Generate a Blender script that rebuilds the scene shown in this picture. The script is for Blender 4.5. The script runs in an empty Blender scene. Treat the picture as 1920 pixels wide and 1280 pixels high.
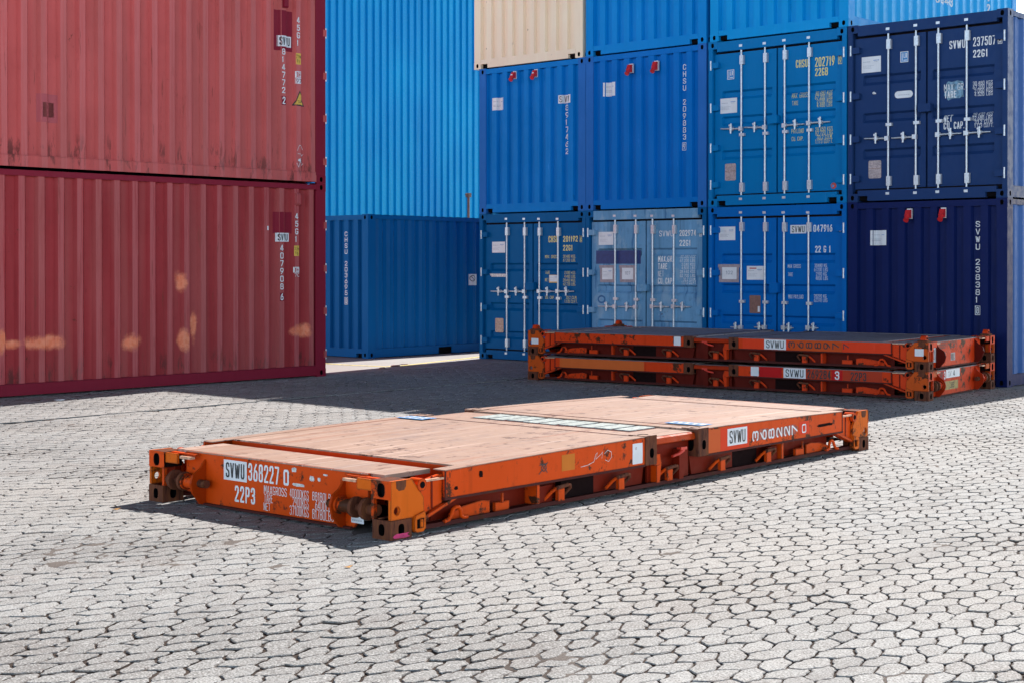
import bpy, math, random
import numpy as np
from mathutils import Vector, Matrix

random.seed(7)
rng = np.random.default_rng(11)
R = math.radians
scene = bpy.context.scene
COL = scene.collection

# ------------------------------------------------------------------ camera
CAMX, CAMY, CAMZ = 18.3433, -19.9728, 1.6559
YAW, PITCH, ROLL, FPX = 0.7212, 0.0071, -0.0001, 2828.1
cam_data = bpy.data.cameras.new("camera")
cam = bpy.data.objects.new("camera", cam_data)
COL.objects.link(cam)
cam.location = (CAMX, CAMY, CAMZ)
cam.rotation_euler = (R(90) - PITCH, 0, YAW)
cam_data.sensor_width = 36.0
cam_data.lens = FPX / 1920 * 36
cam_data.shift_y = -120.8 / 1920
cam_data.clip_end = 2000
scene.camera = cam

# ------------------------------------------------------------------ sky, sun, exposure
SUN = Vector((-0.15, 1.03, 1.0)).normalized()
world = bpy.data.worlds.new("World")
scene.world = world
world.use_nodes = True
wn = world.node_tree
wn.nodes.clear()
wo = wn.nodes.new('ShaderNodeOutputWorld')
wb = wn.nodes.new('ShaderNodeBackground')
sky = wn.nodes.new('ShaderNodeTexSky')
sky.sky_type = 'NISHITA'
sky.sun_disc = False
sky.sun_elevation = math.asin(SUN.z)
sky.sun_rotation = math.atan2(SUN.x, SUN.y)
sky.air_density = 1.0
sky.dust_density = 1.6
sky.ozone_density = 1.0
wb.inputs['Strength'].default_value = 0.15
# hazy sky: bright along the horizon, deeper towards the zenith
wtc = wn.nodes.new('ShaderNodeTexCoord'); wsep = wn.nodes.new('ShaderNodeSeparateXYZ'); wmr = wn.nodes.new('ShaderNodeMapRange'); wmx = wn.nodes.new('ShaderNodeVectorMath')
wn.links.new(wtc.outputs['Generated'], wsep.inputs[0]); wn.links.new(wsep.outputs[2], wmr.inputs[0])
wmr.inputs[1].default_value = 0.16; wmr.inputs[2].default_value = 0.48; wmr.inputs[3].default_value = 2.3; wmr.inputs[4].default_value = 0.04
wmx.operation = 'SCALE'
wn.links.new(sky.outputs[0], wmx.inputs[0]); wn.links.new(wmr.outputs[0], wmx.inputs['Scale']); wn.links.new(wmx.outputs[0], wb.inputs[0])
wn.links.new(wb.outputs[0], wo.inputs[0])
sd = bpy.data.lights.new("sun", 'SUN')
sd.energy = 4.4
sd.angle = R(0.5)
sd.color = (1.0, 0.965, 0.92)
so = bpy.data.objects.new("sun", sd)
COL.objects.link(so)
so.location = (0, 30, 40)
so.rotation_euler = SUN.to_track_quat('Z', 'Y').to_euler()
scene.view_settings.view_transform = 'Standard'
scene.view_settings.look = 'None'
scene.view_settings.gamma = 1.0
scene.view_settings.exposure = 1.0

# ------------------------------------------------------------------ helpers
def tag(o, label=None, cat=None, group=None, kind=None):
    if label: o['label'] = label
    if cat: o['category'] = cat
    if group: o['group'] = group
    if kind: o['kind'] = kind
    return o

def empty(name, loc, rz=0.0):
    o = bpy.data.objects.new(name, None)
    o.empty_display_size = 0.3
    COL.objects.link(o)
    o.location = loc
    o.rotation_euler = (0, 0, rz)
    return o

def link(name, mesh, parent=None, loc=(0, 0, 0), rot=(0, 0, 0), scale=(1, 1, 1)):
    o = bpy.data.objects.new(name, mesh)
    COL.objects.link(o)
    o.location = loc; o.rotation_euler = rot; o.scale = scale
    if parent: o.parent = parent
    return o

class MB:
    def __init__(s):
        s.v = []; s.f = []; s.m = []; s.mats = []; s.sm = []
    def mi(s, mat):
        if mat not in s.mats: s.mats.append(mat)
        return s.mats.index(mat)
    def face(s, pts, mat, smooth=False):
        b = len(s.v); s.v += [tuple(p) for p in pts]
        s.f.append(tuple(range(b, b + len(pts)))); s.m.append(s.mi(mat)); s.sm.append(smooth)
    def grid(s, rows, mat, smooth=False, close=False):
        # rows: list of lists of points
        b = len(s.v); n = len(rows[0]); k = s.mi(mat)
        for r in rows: s.v += [tuple(p) for p in r]
        for i in range(len(rows) - 1):
            for j in range(n if close else n - 1):
                j2 = (j + 1) % n
                s.f.append((b + i*n + j, b + i*n + j2, b + (i+1)*n + j2, b + (i+1)*n + j)); s.m.append(k); s.sm.append(smooth)
    def box(s, x0, x1, y0, y1, z0, z1, mat):
        b = len(s.v); k = s.mi(mat)
        s.v += [(x0,y0,z0),(x1,y0,z0),(x1,y1,z0),(x0,y1,z0),(x0,y0,z1),(x1,y0,z1),(x1,y1,z1),(x0,y1,z1)]
        for q in ((0,3,2,1),(4,5,6,7),(0,1,5,4),(1,2,6,5),(2,3,7,6),(3,0,4,7)):
            s.f.append(tuple(b+i for i in q)); s.m.append(k); s.sm.append(False)
    def cbox(s, x0, x1, y0, y1, z0, z1, mat, c=0.006):
        # box with chamfered vertical+horizontal outline (front/back edges)
        s.prism([(x0+c,z0),(x1-c,z0),(x1,z0+c),(x1,z1-c),(x1-c,z1),(x0+c,z1),(x0,z1-c),(x0,z0+c)], 'y', y0, y1, mat)
    def prism(s, poly, axis, a, b_, mat):
        def P(u, v, w):
            return {'x': (w, u, v), 'y': (u, w, v), 'z': (u, v, w)}[axis]
        n = len(poly); b = len(s.v); k = s.mi(mat)
        s.v += [P(u, v, a) for u, v in poly] + [P(u, v, b_) for u, v in poly]
        s.f.append(tuple(range(b + n - 1, b - 1, -1))); s.f.append(tuple(range(b + n, b + 2*n)))
        s.m += [k, k]; s.sm += [False, False]
        for i in range(n):
            j = (i + 1) % n
            s.f.append((b+i, b+j, b+n+j, b+n+i)); s.m.append(k); s.sm.append(False)
    def tube(s, pts, r, mat, n=10, caps=True):
        pts = [Vector(p) for p in pts]; rows = []
        rr = r if isinstance(r, (list, tuple)) else [r]*len(pts)
        prev = None
        for i, p in enumerate(pts):
            d = (pts[min(i+1, len(pts)-1)] - pts[max(i-1, 0)]).normalized()
            if prev is None:
                a = Vector((0,0,1)) if abs(d.z) < 0.9 else Vector((1,0,0))
                u = d.cross(a).normalized()
            else:
                u = (prev - d * prev.dot(d)).normalized()
            prev = u; w = d.cross(u)
            rows.append([p + (u*math.cos(2*math.pi*k/n) + w*math.sin(2*math.pi*k/n))*rr[i] for k in range(n)])
        s.grid(rows, mat, True, True)
        if caps:
            s.face(rows[0][::-1], mat); s.face(rows[-1], mat)
    def cyl(s, a, b, r, mat, n=14): s.tube([a, b], r, mat, n)
    def hole_face(s, O, U, V, N, w, h, holes, mat, dark, depth=0.05):
        # rectangle w x h at O spanned by U,V with outward normal N; ONE oval hole (cx,cy,rx,ry) cut in it
        O, U, V, N = Vector(O), Vector(U), Vector(V), Vector(N)
        cx, cy, rx, ry = holes
        n = 24; inner = []; outer = []
        for k in range(n):
            t = 2*math.pi*(k + .5)/n
            c, sn = math.cos(t), math.sin(t)
            e = 0.75
            x = cx + rx*math.copysign(abs(c)**e, c); y = cy + ry*math.copysign(abs(sn)**e, sn)
            inner.append((x, y))
            dx, dy = c*rx, sn*ry
            ts = []
            if dx > 1e-9: ts.append((w-cx)/dx)
            if dx < -1e-9: ts.append(-cx/dx)
            if dy > 1e-9: ts.append((h-cy)/dy)
            if dy < -1e-9: ts.append(-cy/dy)
            q = min(ts); outer.append([cx+dx*q, cy+dy*q])
        for X, Y in ((0,0),(w,0),(w,h),(0,h)):
            k = min(range(n), key=lambda i: (outer[i][0]-X)**2 + (outer[i][1]-Y)**2); outer[k] = [X, Y]
        P = lambda q, d=0: O + U*q[0] + V*q[1] - N*d
        s.grid([[P(q) for q in outer], [P(q) for q in inner]], mat, False, True)
        s.grid([[P(q) for q in inner], [P(q, depth) for q in inner]], dark, True, True)
        s.face([P(q, depth) for q in inner], dark)
    def build(s, name, parent=None, loc=(0,0,0), rot=(0,0,0)):
        me = s.mesh(name)
        return link(name, me, parent, loc, rot)
    def mesh(s, name):
        me = bpy.data.meshes.new(name)
        me.from_pydata(s.v, [], s.f)
        for m in s.mats: me.materials.append(m)
        me.polygons.foreach_set('material_index', s.m)
        me.polygons.foreach_set('use_smooth', s.sm)
        me.update()
        return me

# ------------------------------------------------------------------ materials
def new_mat(name):
    m = bpy.data.materials.new(name); m.use_nodes = True
    nt = m.node_tree; b = nt.nodes['Principled BSDF']
    return m, nt, b

def N(nt, t, **kw):
    n = nt.nodes.new(t)
    for k, v in kw.items():
        if k in n.inputs.keys(): n.inputs[k].default_value = v
        else: setattr(n, k, v)
    return n

def noise(nt, vec, scale, detail=3, rough=0.55):
    n = nt.nodes.new('ShaderNodeTexNoise')
    n.inputs['Scale'].default_value = scale; n.inputs['Detail'].default_value = detail
    n.inputs['Roughness'].default_value = rough
    nt.links.new(vec, n.inputs['Vector'])
    return n.outputs['Fac']

def mapping(nt, vec, sc, loc=(0,0,0)):
    m = nt.nodes.new('ShaderNodeMapping')
    m.inputs['Scale'].default_value = sc; m.inputs['Location'].default_value = loc
    nt.links.new(vec, m.inputs['Vector'])
    return m.outputs[0]

def ramp(nt, fac, a, b, lo=0.0, hi=1.0):
    n = nt.nodes.new('ShaderNodeMapRange'); n.interpolation_type = 'SMOOTHSTEP'
    n.inputs[1].default_value = a; n.inputs[2].default_value = b
    n.inputs[3].default_value = lo; n.inputs[4].default_value = hi
    nt.links.new(fac, n.inputs[0])
    return n.outputs[0]

def math_(nt, op, a, b=None):
    n = nt.nodes.new('ShaderNodeMath'); n.operation = op
    for i, x in enumerate((a, b)):
        if x is None: continue
        if isinstance(x, (int, float)): n.inputs[i].default_value = x
        else: nt.links.new(x, n.inputs[i])
    return n.outputs[0]

def mix(nt, fac, a, b):
    n = nt.nodes.new('ShaderNodeMix'); n.data_type = 'RGBA'
    if isinstance(fac, (int, float)): n.inputs[0].default_value = fac
    else: nt.links.new(fac, n.inputs[0])
    for i, x in ((6, a), (7, b)):
        if isinstance(x, (tuple, list)): n.inputs[i].default_value = (*x[:3], 1)
        else: nt.links.new(x, n.inputs[i])
    return n.outputs[2]

RUST = (0.11, 0.035, 0.015)
def paint(name, col, rough=0.42, fade=0.12, grime=0.25, rust=0.0, seed=0.0, streak=1.0, extra=None, wear=0.0, dents=0.15, spec=0.07):
    m, nt, b = new_mat(name)
    tc = nt.nodes.new('ShaderNodeTexCoord'); oc = tc.outputs['Object']
    v1 = mapping(nt, oc, (1,1,1), (seed, seed*1.7, seed*.3))
    vs = mapping(nt, oc, (9, 9, 0.45), (seed*2, seed, seed))
    n1 = noise(nt, v1, 1.3, 4)
    n2 = noise(nt, vs, 1.0, 4, .6)
    n3 = noise(nt, v1, 11, 4, .65)
    light = tuple(min(1, c*1.28 + 0.035*(sum(col)/3) + .004) for c in col)
    dark = tuple(c*0.62 for c in col)
    c = mix(nt, ramp(nt, n1, .35, .7, 0, fade*2), col, light)
    c = mix(nt, ramp(nt, n2, .50, .72, 0, fade*1.6*streak), c, light)
    c = mix(nt, ramp(nt, n2, .46, .28, 0, grime*streak), c, dark)
    c = mix(nt, ramp(nt, n3, .56, .75, 0, grime*.7), c, tuple(x*.5+.01 for x in col))
    n6 = noise(nt, mapping(nt, oc, (28, 28, 1.6), (seed, 3, seed)), 1.0, 4, .65)
    c = mix(nt, math_(nt, 'MULTIPLY', ramp(nt, n6, .66, .71, 0, .5), ramp(nt, n1, .45, .62)), c, tuple(min(1, x*1.5 + .04) for x in col))
    n7 = noise(nt, mapping(nt, oc, (3, 3, 1.2), (seed, 9, seed)), 3.0, 6, .75)
    c = mix(nt, ramp(nt, n7, .64, .72, 0, .5), c, tuple(x*.45 + .006 for x in col))
    if rust > 0:
        n4 = noise(nt, v1, 6, 6, .7)
        n5 = noise(nt, v1, 1.1, 2)
        f = ramp(nt, math_(nt, 'ADD', n4, math_(nt, 'MULTIPLY', n5, .35)), .90 - rust*.35, .97 - rust*.35)
        c = mix(nt, f, c, mix(nt, n3, RUST, (.04, .018, .012)))
    if wear > 0:
        bv = nt.nodes.new('ShaderNodeBevel'); bv.samples = 4; bv.inputs['Radius'].default_value = .022
        ge = nt.nodes.new('ShaderNodeNewGeometry'); vm = nt.nodes.new('ShaderNodeVectorMath'); vm.operation = 'DOT_PRODUCT'
        nt.links.new(bv.outputs[0], vm.inputs[0]); nt.links.new(ge.outputs['Normal'], vm.inputs[1])
        em = math_(nt, 'ADD', math_(nt, 'SUBTRACT', 1.0, vm.outputs['Value']), math_(nt, 'MULTIPLY', math_(nt, 'SUBTRACT', noise(nt, v1, 9, 5, .75), .5), .9))
        c = mix(nt, ramp(nt, em, .10, .26, 0, wear), c, mix(nt, n3, (.10,.03,.014), (.03,.013,.010)))
    if extra: c = extra(nt, oc, c, n3)
    nt.links.new(c, b.inputs['Base Color'])
    rr = ramp(nt, n3, .3, .75, rough - .07, rough + .15)
    nt.links.new(rr, b.inputs['Roughness'])
    b.inputs['Specular IOR Level'].default_value = spec
    if dents > 0:
        bp = nt.nodes.new('ShaderNodeBump'); bp.inputs['Strength'].default_value = dents; bp.inputs['Distance'].default_value = .03
        hh = math_(nt, 'ADD', noise(nt, v1, 2.2, 2), math_(nt, 'MULTIPLY', n3, .12))
        nt.links.new(hh, bp.inputs['Height']); nt.links.new(bp.outputs[0], b.inputs['Normal'])
    return m

def flat(name, col, rough=0.6, metal=0.0, var=0.15, spec=0.5, scale=20):
    m, nt, b = new_mat(name)
    tc = nt.nodes.new('ShaderNodeTexCoord')
    n = noise(nt, tc.outputs['Object'], scale, 4)
    c = mix(nt, ramp(nt, n, .3, .7), tuple(x*(1-var) for x in col), tuple(min(1, x*(1+var)) for x in col))
    nt.links.new(c, b.inputs['Base Color'])
    b.inputs['Roughness'].default_value = rough; b.inputs['Metallic'].default_value = metal
    b.inputs['Specular IOR Level'].default_value = spec
    return m

M = {}
M['white'] = flat('white_paint', (.78,.78,.80), .5, var=.08)
M['yellow'] = flat('yellow_paint', (.80,.66,.22), .5, var=.1)
M['black'] = flat('black_paint', (.018,.018,.022), .55)
M['paper'] = flat('white_sticker', (.74,.74,.77), .45, var=.05, scale=8)
M['print'] = flat('grey_print', (.38,.40,.46), .5)
M['blueprint'] = flat('blue_print', (.10,.25,.55), .5)
M['redprint'] = flat('red_print', (.5,.06,.05), .5)
M['tan'] = flat('tan_plate', (.52,.33,.24), .5, var=.2, scale=30)
M['alu'] = flat('worn_plate', (.42,.34,.34), .45, .2, var=.25, scale=40)
M['frame'] = flat('document_frame', (.34,.27,.30), .5)
M['brown'] = flat('brown_plate', (.23,.11,.09), .5)
M['galv'] = flat('galvanised_steel', (.60,.62,.66), .42, .55, var=.12, scale=40)
M['gasket'] = flat('black_gasket', (.018,.014,.016), .8, spec=.1)
M['hole'] = flat('dark_interior', (.006,.005,.006), .9, spec=.05)
M['cee'] = flat('red_plastic', (.62,.025,.03), .35)
M['lrblue'] = flat('blue_decal', (.03,.22,.52), .45)
M['labyellow'] = flat('yellow_label', (.75,.45,.06), .5)
M['redbright'] = flat('bright_red_paint', (.62,.035,.015), .5)
M['sky_tape'] = flat('light_blue_tape', (.02,.26,.72), .5)
M['pale'] = flat('faded_mark', (.62,.60,.58), .7, var=.3, scale=60)

# ------------------------------------------------------------------ stroke lettering (condensed block capitals)
def _rr(x0, y0, x1, y1, r=.22, ry=None):
    ry = ry if ry is not None else r*.62
    k = .3
    return [(x0+r,y0),(x1-r,y0),(x1-r*k,y0+ry*k),(x1,y0+ry),(x1,y1-ry),(x1-r*k,y1-ry*k),(x1-r,y1),(x0+r,y1),(x0+r*k,y1-ry*k),(x0,y1-ry),(x0,y0+ry),(x0+r*k,y0+ry*k)]
GL = {
 '0': [(_rr(0,0,1,1), 1)], 'O': [(_rr(0,0,1,1), 1)],
 '1': [([(.62,0),(.62,1)], 0), ([(.1,.76),(.55,.97)], 0)],
 '2': [([(0,.78),(.05,.92),(.25,1),(.75,1),(.95,.92),(1,.78),(.95,.62),(.08,.1),(0,0),(1,0)], 0)],
 '3': [([(0,.82),(.07,.94),(.25,1),(.75,1),(.94,.93),(1,.8),(.97,.64),(.8,.54),(.4,.53)], 0), ([(.8,.53),(.97,.43),(1,.26),(.94,.07),(.75,0),(.25,0),(.07,.06),(0,.18)], 0)],
 '4': [([(.7,0),(.7,1),(.62,1),(0,.28),(0,.24),(1,.24)], 0)],
 '5': [([(.95,1),(.1,1),(.05,.53),(.25,.62),(.72,.62),(.94,.54),(1,.4),(1,.2),(.93,.07),(.72,0),(.25,0),(.06,.07),(0,.2)], 0)],
 '6': [([(.75,1),(.25,.72),(.05,.45),(0,.3),(0,.18),(.07,.05),(.27,0),(.73,0),(.93,.05),(1,.18),(1,.4),(.93,.53),(.73,.59),(.3,.59),(.08,.5)], 0)],
 '7': [([(0,1),(1,1),(.95,.85),(.35,0)], 0)],
 '8': [(_rr(.04,.54,.96,1,.24,.13), 1), (_rr(0,0,1,.54,.24,.13), 1)],
 '9': [([(.25,0),(.75,.28),(.95,.55),(1,.7),(1,.82),(.93,.95),(.73,1),(.27,1),(.07,.95),(0,.82),(0,.6),(.07,.47),(.27,.41),(.7,.41),(.92,.5)], 0)],
 'A': [([(0,0),(.45,1),(.55,1),(1,0)], 0), ([(.17,.3),(.83,.3)], 0)],
 'B': [([(0,0),(0,1),(.72,1),(.94,.93),(.98,.77),(.92,.6),(.72,.53),(.05,.53)], 0), ([(.72,.52),(.95,.43),(1,.26),(.94,.07),(.72,0),(.05,0)], 0)],
 'C': [([(1,.76),(.95,.93),(.75,1),(.25,1),(.06,.93),(0,.8),(0,.2),(.06,.07),(.25,0),(.75,0),(.95,.07),(1,.24)], 0)],
 'D': [([(0,0),(0,1),(.65,1),(.93,.9),(1,.75),(1,.25),(.93,.1),(.65,0)], 1)],
 'E': [([(1,1),(0,1),(0,0),(1,0)], 0), ([(.05,.53),(.8,.53)], 0)],
 'F': [([(1,1),(0,1),(0,0)], 0), ([(.05,.53),(.8,.53)], 0)],
 'G': [([(1,.84),(.95,.94),(.75,1),(.25,1),(.06,.93),(0,.8),(0,.2),(.06,.07),(.25,0),(.75,0),(.95,.07),(1,.2),(1,.42),(.62,.42)], 0)],
 'H': [([(0,0),(0,1)], 0), ([(1,0),(1,1)], 0), ([(.05,.52),(.95,.52)], 0)],
 'I': [([(.5,0),(.5,1)], 0)],
 'K': [([(0,0),(0,1)], 0), ([(1,1),(.08,.42)], 0), ([(.3,.56),(1,0)], 0)],
 'L': [([(0,1),(0,0),(1,0)], 0)],
 'M': [([(0,0),(0,1),(.08,1),(.5,.3),(.92,1),(1,1),(1,0)], 0)],
 'N': [([(0,0),(0,1),(.08,1),(.92,0),(1,0),(1,1)], 0)],
 'P': [([(0,0),(0,1),(.72,1),(.94,.93),(1,.78),(1,.66),(.94,.51),(.72,.45),(.05,.45)], 0)],
 'R': [([(0,0),(0,1),(.72,1),(.94,.93),(1,.78),(1,.68),(.94,.54),(.72,.48),(.05,.48)], 0), ([(.55,.47),(1,0)], 0)],
 'S': [([(1,.8),(.94,.94),(.74,1),(.26,1),(.06,.94),(0,.8),(.04,.64),(.2,.56),(.8,.44),(.96,.36),(1,.2),(.94,.06),(.74,0),(.26,0),(.06,.06),(0,.2)], 0)],
 'T': [([(0,1),(1,1)], 0), ([(.5,.95),(.5,0)], 0)],
 'U': [([(0,1),(0,.2),(.06,.07),(.25,0),(.75,0),(.94,.07),(1,.2),(1,1)], 0)],
 'V': [([(0,1),(.46,0),(.54,0),(1,1)], 0)],
 'W': [([(0,1),(.22,0),(.28,0),(.5,.9),(.72,0),(.78,0),(1,1)], 0)],
 'X': [([(0,0),(1,1)], 0), ([(0,1),(1,0)], 0)],
 'Y': [([(0,1),(.5,.45),(1,1)], 0), ([(.5,.5),(.5,0)], 0)],
 '.': [([(.3,.0),(.7,.0)], 0)], ',': [([(.3,.0),(.7,.0)], 0)],
 '/': [([(0,0),(1,1)], 0)], '-': [([(.1,.5),(.9,.5)], 0)], 'm': [([(0,0),(0,.6),(.45,.6),(.5,.5),(.5,0)], 0), ([(.5,.5),(.6,.6),(.9,.6),(1,.5),(1,0)], 0)],
}
ADV = {'1': .62, 'I': .3, '.': .28, ',': .28, 'M': 1.15, 'W': 1.4, ' ': .6, 'm': 1.2}

def ribbon(pts, closed, t, maxseg=None):
    """mitred strip of width t round a 2d polyline: returns left and right point lists"""
    if maxseg:
        q = []
        n = len(pts)
        for i in range(n if closed else n-1):
            a, b = pts[i], pts[(i+1) % n]
            k = max(1, int(math.hypot(b[0]-a[0], b[1]-a[1])/maxseg + .999))
            for j in range(k): q.append((a[0]+(b[0]-a[0])*j/k, a[1]+(b[1]-a[1])*j/k))
        if not closed: q.append(pts[-1])
        pts = q
    n = len(pts); Lp = []; Rp = []
    for i in range(n):
        p = pts[i]
        a = pts[i-1] if (i > 0 or closed) else None
        c = pts[(i+1) % n] if (i < n-1 or closed) else None
        def nd(u, v):
            dx, dy = v[0]-u[0], v[1]-u[1]; l = math.hypot(dx, dy) or 1e-9
            return dx/l, dy/l
        if a is None: d1 = d2 = nd(p, c)
        elif c is None: d1 = d2 = nd(a, p)
        else: d1, d2 = nd(a, p), nd(p, c)
        nx, ny = -(d1[1]+d2[1]), d1[0]+d2[0]
        l = math.hypot(nx, ny)
        if l < .35: nx, ny, s = -d1[1], d1[0], 1
        else:
            nx, ny = nx/l, ny/l
            s = min(1/max(.3, (nx*-d1[1] + ny*d1[0])), 1.8)
        Lp.append((p[0]+nx*t/2*s, p[1]+ny*t/2*s)); Rp.append((p[0]-nx*t/2*s, p[1]-ny*t/2*s))
    return Lp, Rp

class Face:
    """a printed surface: local (u,v) -> 3d, with the relief of the sheet below"""
    def __init__(s, O, U, V, Nn, relief=None):
        s.O, s.U, s.V, s.N, s.relief = Vector(O), Vector(U), Vector(V), Vector(Nn), relief
    def p(s, u, v, lift=.002):
        d = s.relief(u, v) if s.relief else 0.0
        return s.O + s.U*u + s.V*v + s.N*(lift - d)

def glyphs_into(mb, face, text, u0, v0, u1, v1, mat, t=None, lift=.002, vertical=False, rot=0, maxseg=None):
    if vertical:
        n = len(text)
        w = u1-u0; cell = (v1-v0)/(n-.22); h = cell*.78
        for i, ch in enumerate(text):
            if ch == ' ': continue
            top = v1 - i*cell
            glyphs_into(mb, face, ch, u0, top-h, u1, top, mat, t, lift, False, 0, maxseg)
        return
    gap = .28
    if rot:
        # every character turned a quarter turn anticlockwise in its own cell
        n = len(text); cell = (u1-u0)/(n-.25); w = cell*.75
        for i, ch in enumerate(text):
            a = u0 + i*cell
            sub = Face(face.p(a+w, v0, 0), face.V, -face.U, face.N)
            glyphs_into(mb, sub, ch, 0, 0, (v1-v0), w, mat, t, lift, False, 0, maxseg)
        return
    tot = sum(ADV.get(c, 1.0) for c in text) + gap*(len(text)-1)
    H = v1-v0; sc = (u1-u0)/tot
    if len(text) == 1 and text in '1I': sc = min(sc, H*.5)
    t = t or (min(H*.155, sc*.33) if H > .095 or vertical or len(text) == 1 else min(H*.12, sc*.20))
    x = u0; lay = 0
    for ch in text:
        a = ADV.get(ch, 1.0)*sc
        for pts, cl in GL.get(ch, []):
            aa, off = a, 0
            q = [(x+off + t/2 + px*(aa-t), v0 + t/2 + py*(H-t)) for px, py in pts]
            if cl: q = q + [q[0]]
            for i in range(len(q)-1):
                (ax, ay), (bx_, by) = q[i], q[i+1]
                dl = math.hypot(bx_-ax, by-ay)
                if dl < 1e-6: continue
                dx, dy = (bx_-ax)/dl, (by-ay)/dl
                ea = t*.32 if (i > 0 or cl) else t*.5*(1 if len(q) > 2 or dy == 0 or dx == 0 else .6)
                eb = t*.32 if (i < len(q)-2 or cl) else t*.5*(1 if len(q) > 2 or dy == 0 or dx == 0 else .6)
                ax -= dx*ea; ay -= dy*ea; bx_ += dx*eb; by += dy*eb
                k = max(1, int((dl+ea+eb)/maxseg + .999)) if maxseg else 1
                lf = lift + .00035*(lay % 4); lay += 1
                nx, ny = -dy*t/2, dx*t/2
                lo = [face.p(ax+(bx_-ax)*j/k - nx, ay+(by-ay)*j/k - ny, lf) for j in range(k+1)]
                hi = [face.p(ax+(bx_-ax)*j/k + nx, ay+(by-ay)*j/k + ny, lf) for j in range(k+1)]
                mb.grid([lo, hi], mat)
        x += a + gap*sc

def rect(mb, face, u0, v0, u1, v1, mat, lift=.0015, nu=1, nv=1):
    rows = [[face.p(u0+(u1-u0)*i/nu, v0+(v1-v0)*j/nv, lift) for i in range(nu+1)] for j in range(nv+1)]
    mb.grid(rows, mat)

def ragged(mb, face, u0, v0, u1, v1, mat, lift=.0015, n=14, amp=.25, seed=0):
    r = random.Random(seed); cu, cv = (u0+u1)/2, (v0+v1)/2
    pts = []
    for k in range(n):
        t = 2*math.pi*k/n; q = 1 - amp*r.random()
        c, s_ = math.cos(t), math.sin(t); e = .6 if amp > .1 else .08
        pts.append((cu + (u1-u0)/2*q*math.copysign(abs(c)**e, c), cv + (v1-v0)/2*q*math.copysign(abs(s_)**e, s_)))
    mb.face([face.p(*q, lift) for q in pts], mat)

def outline(mb, face, u0, v0, u1, v1, mat, t=.008, lift=.0025, maxseg=None):
    Lp, Rp = ribbon([(u0+t/2,v0+t/2),(u1-t/2,v0+t/2),(u1-t/2,v1-t/2),(u0+t/2,v1-t/2)], 1, t, maxseg)
    Lp.append(Lp[0]); Rp.append(Rp[0])
    mb.grid([[face.p(*k, lift) for k in Rp], [face.p(*k, lift) for k in Lp]], mat)

# ------------------------------------------------------------------ printed items
def sticker_lines(mb, face, u0, v0, u1, v1, seed, lift):
    r = random.Random(seed); w = u1-u0; h = v1-v0
    for k, (a, b, y, t) in enumerate(((.08,.45,.66,.035),(.08,.62,.42,.022),(.08,.5,.34,.022),(.08,.55,.26,.022),(.62,.9,.72,.05),(.66,.84,.64,.03))):
        x = a
        while x < b:
            l = r.uniform(.03,.09); rect(mb, face, u0+x*w, v0+y*h, u0+min(b, x+l)*w, v0+(y+t)*h, M['print' if k != 4 else 'blueprint'], lift)
            x += l + .018
    return mb

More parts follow.
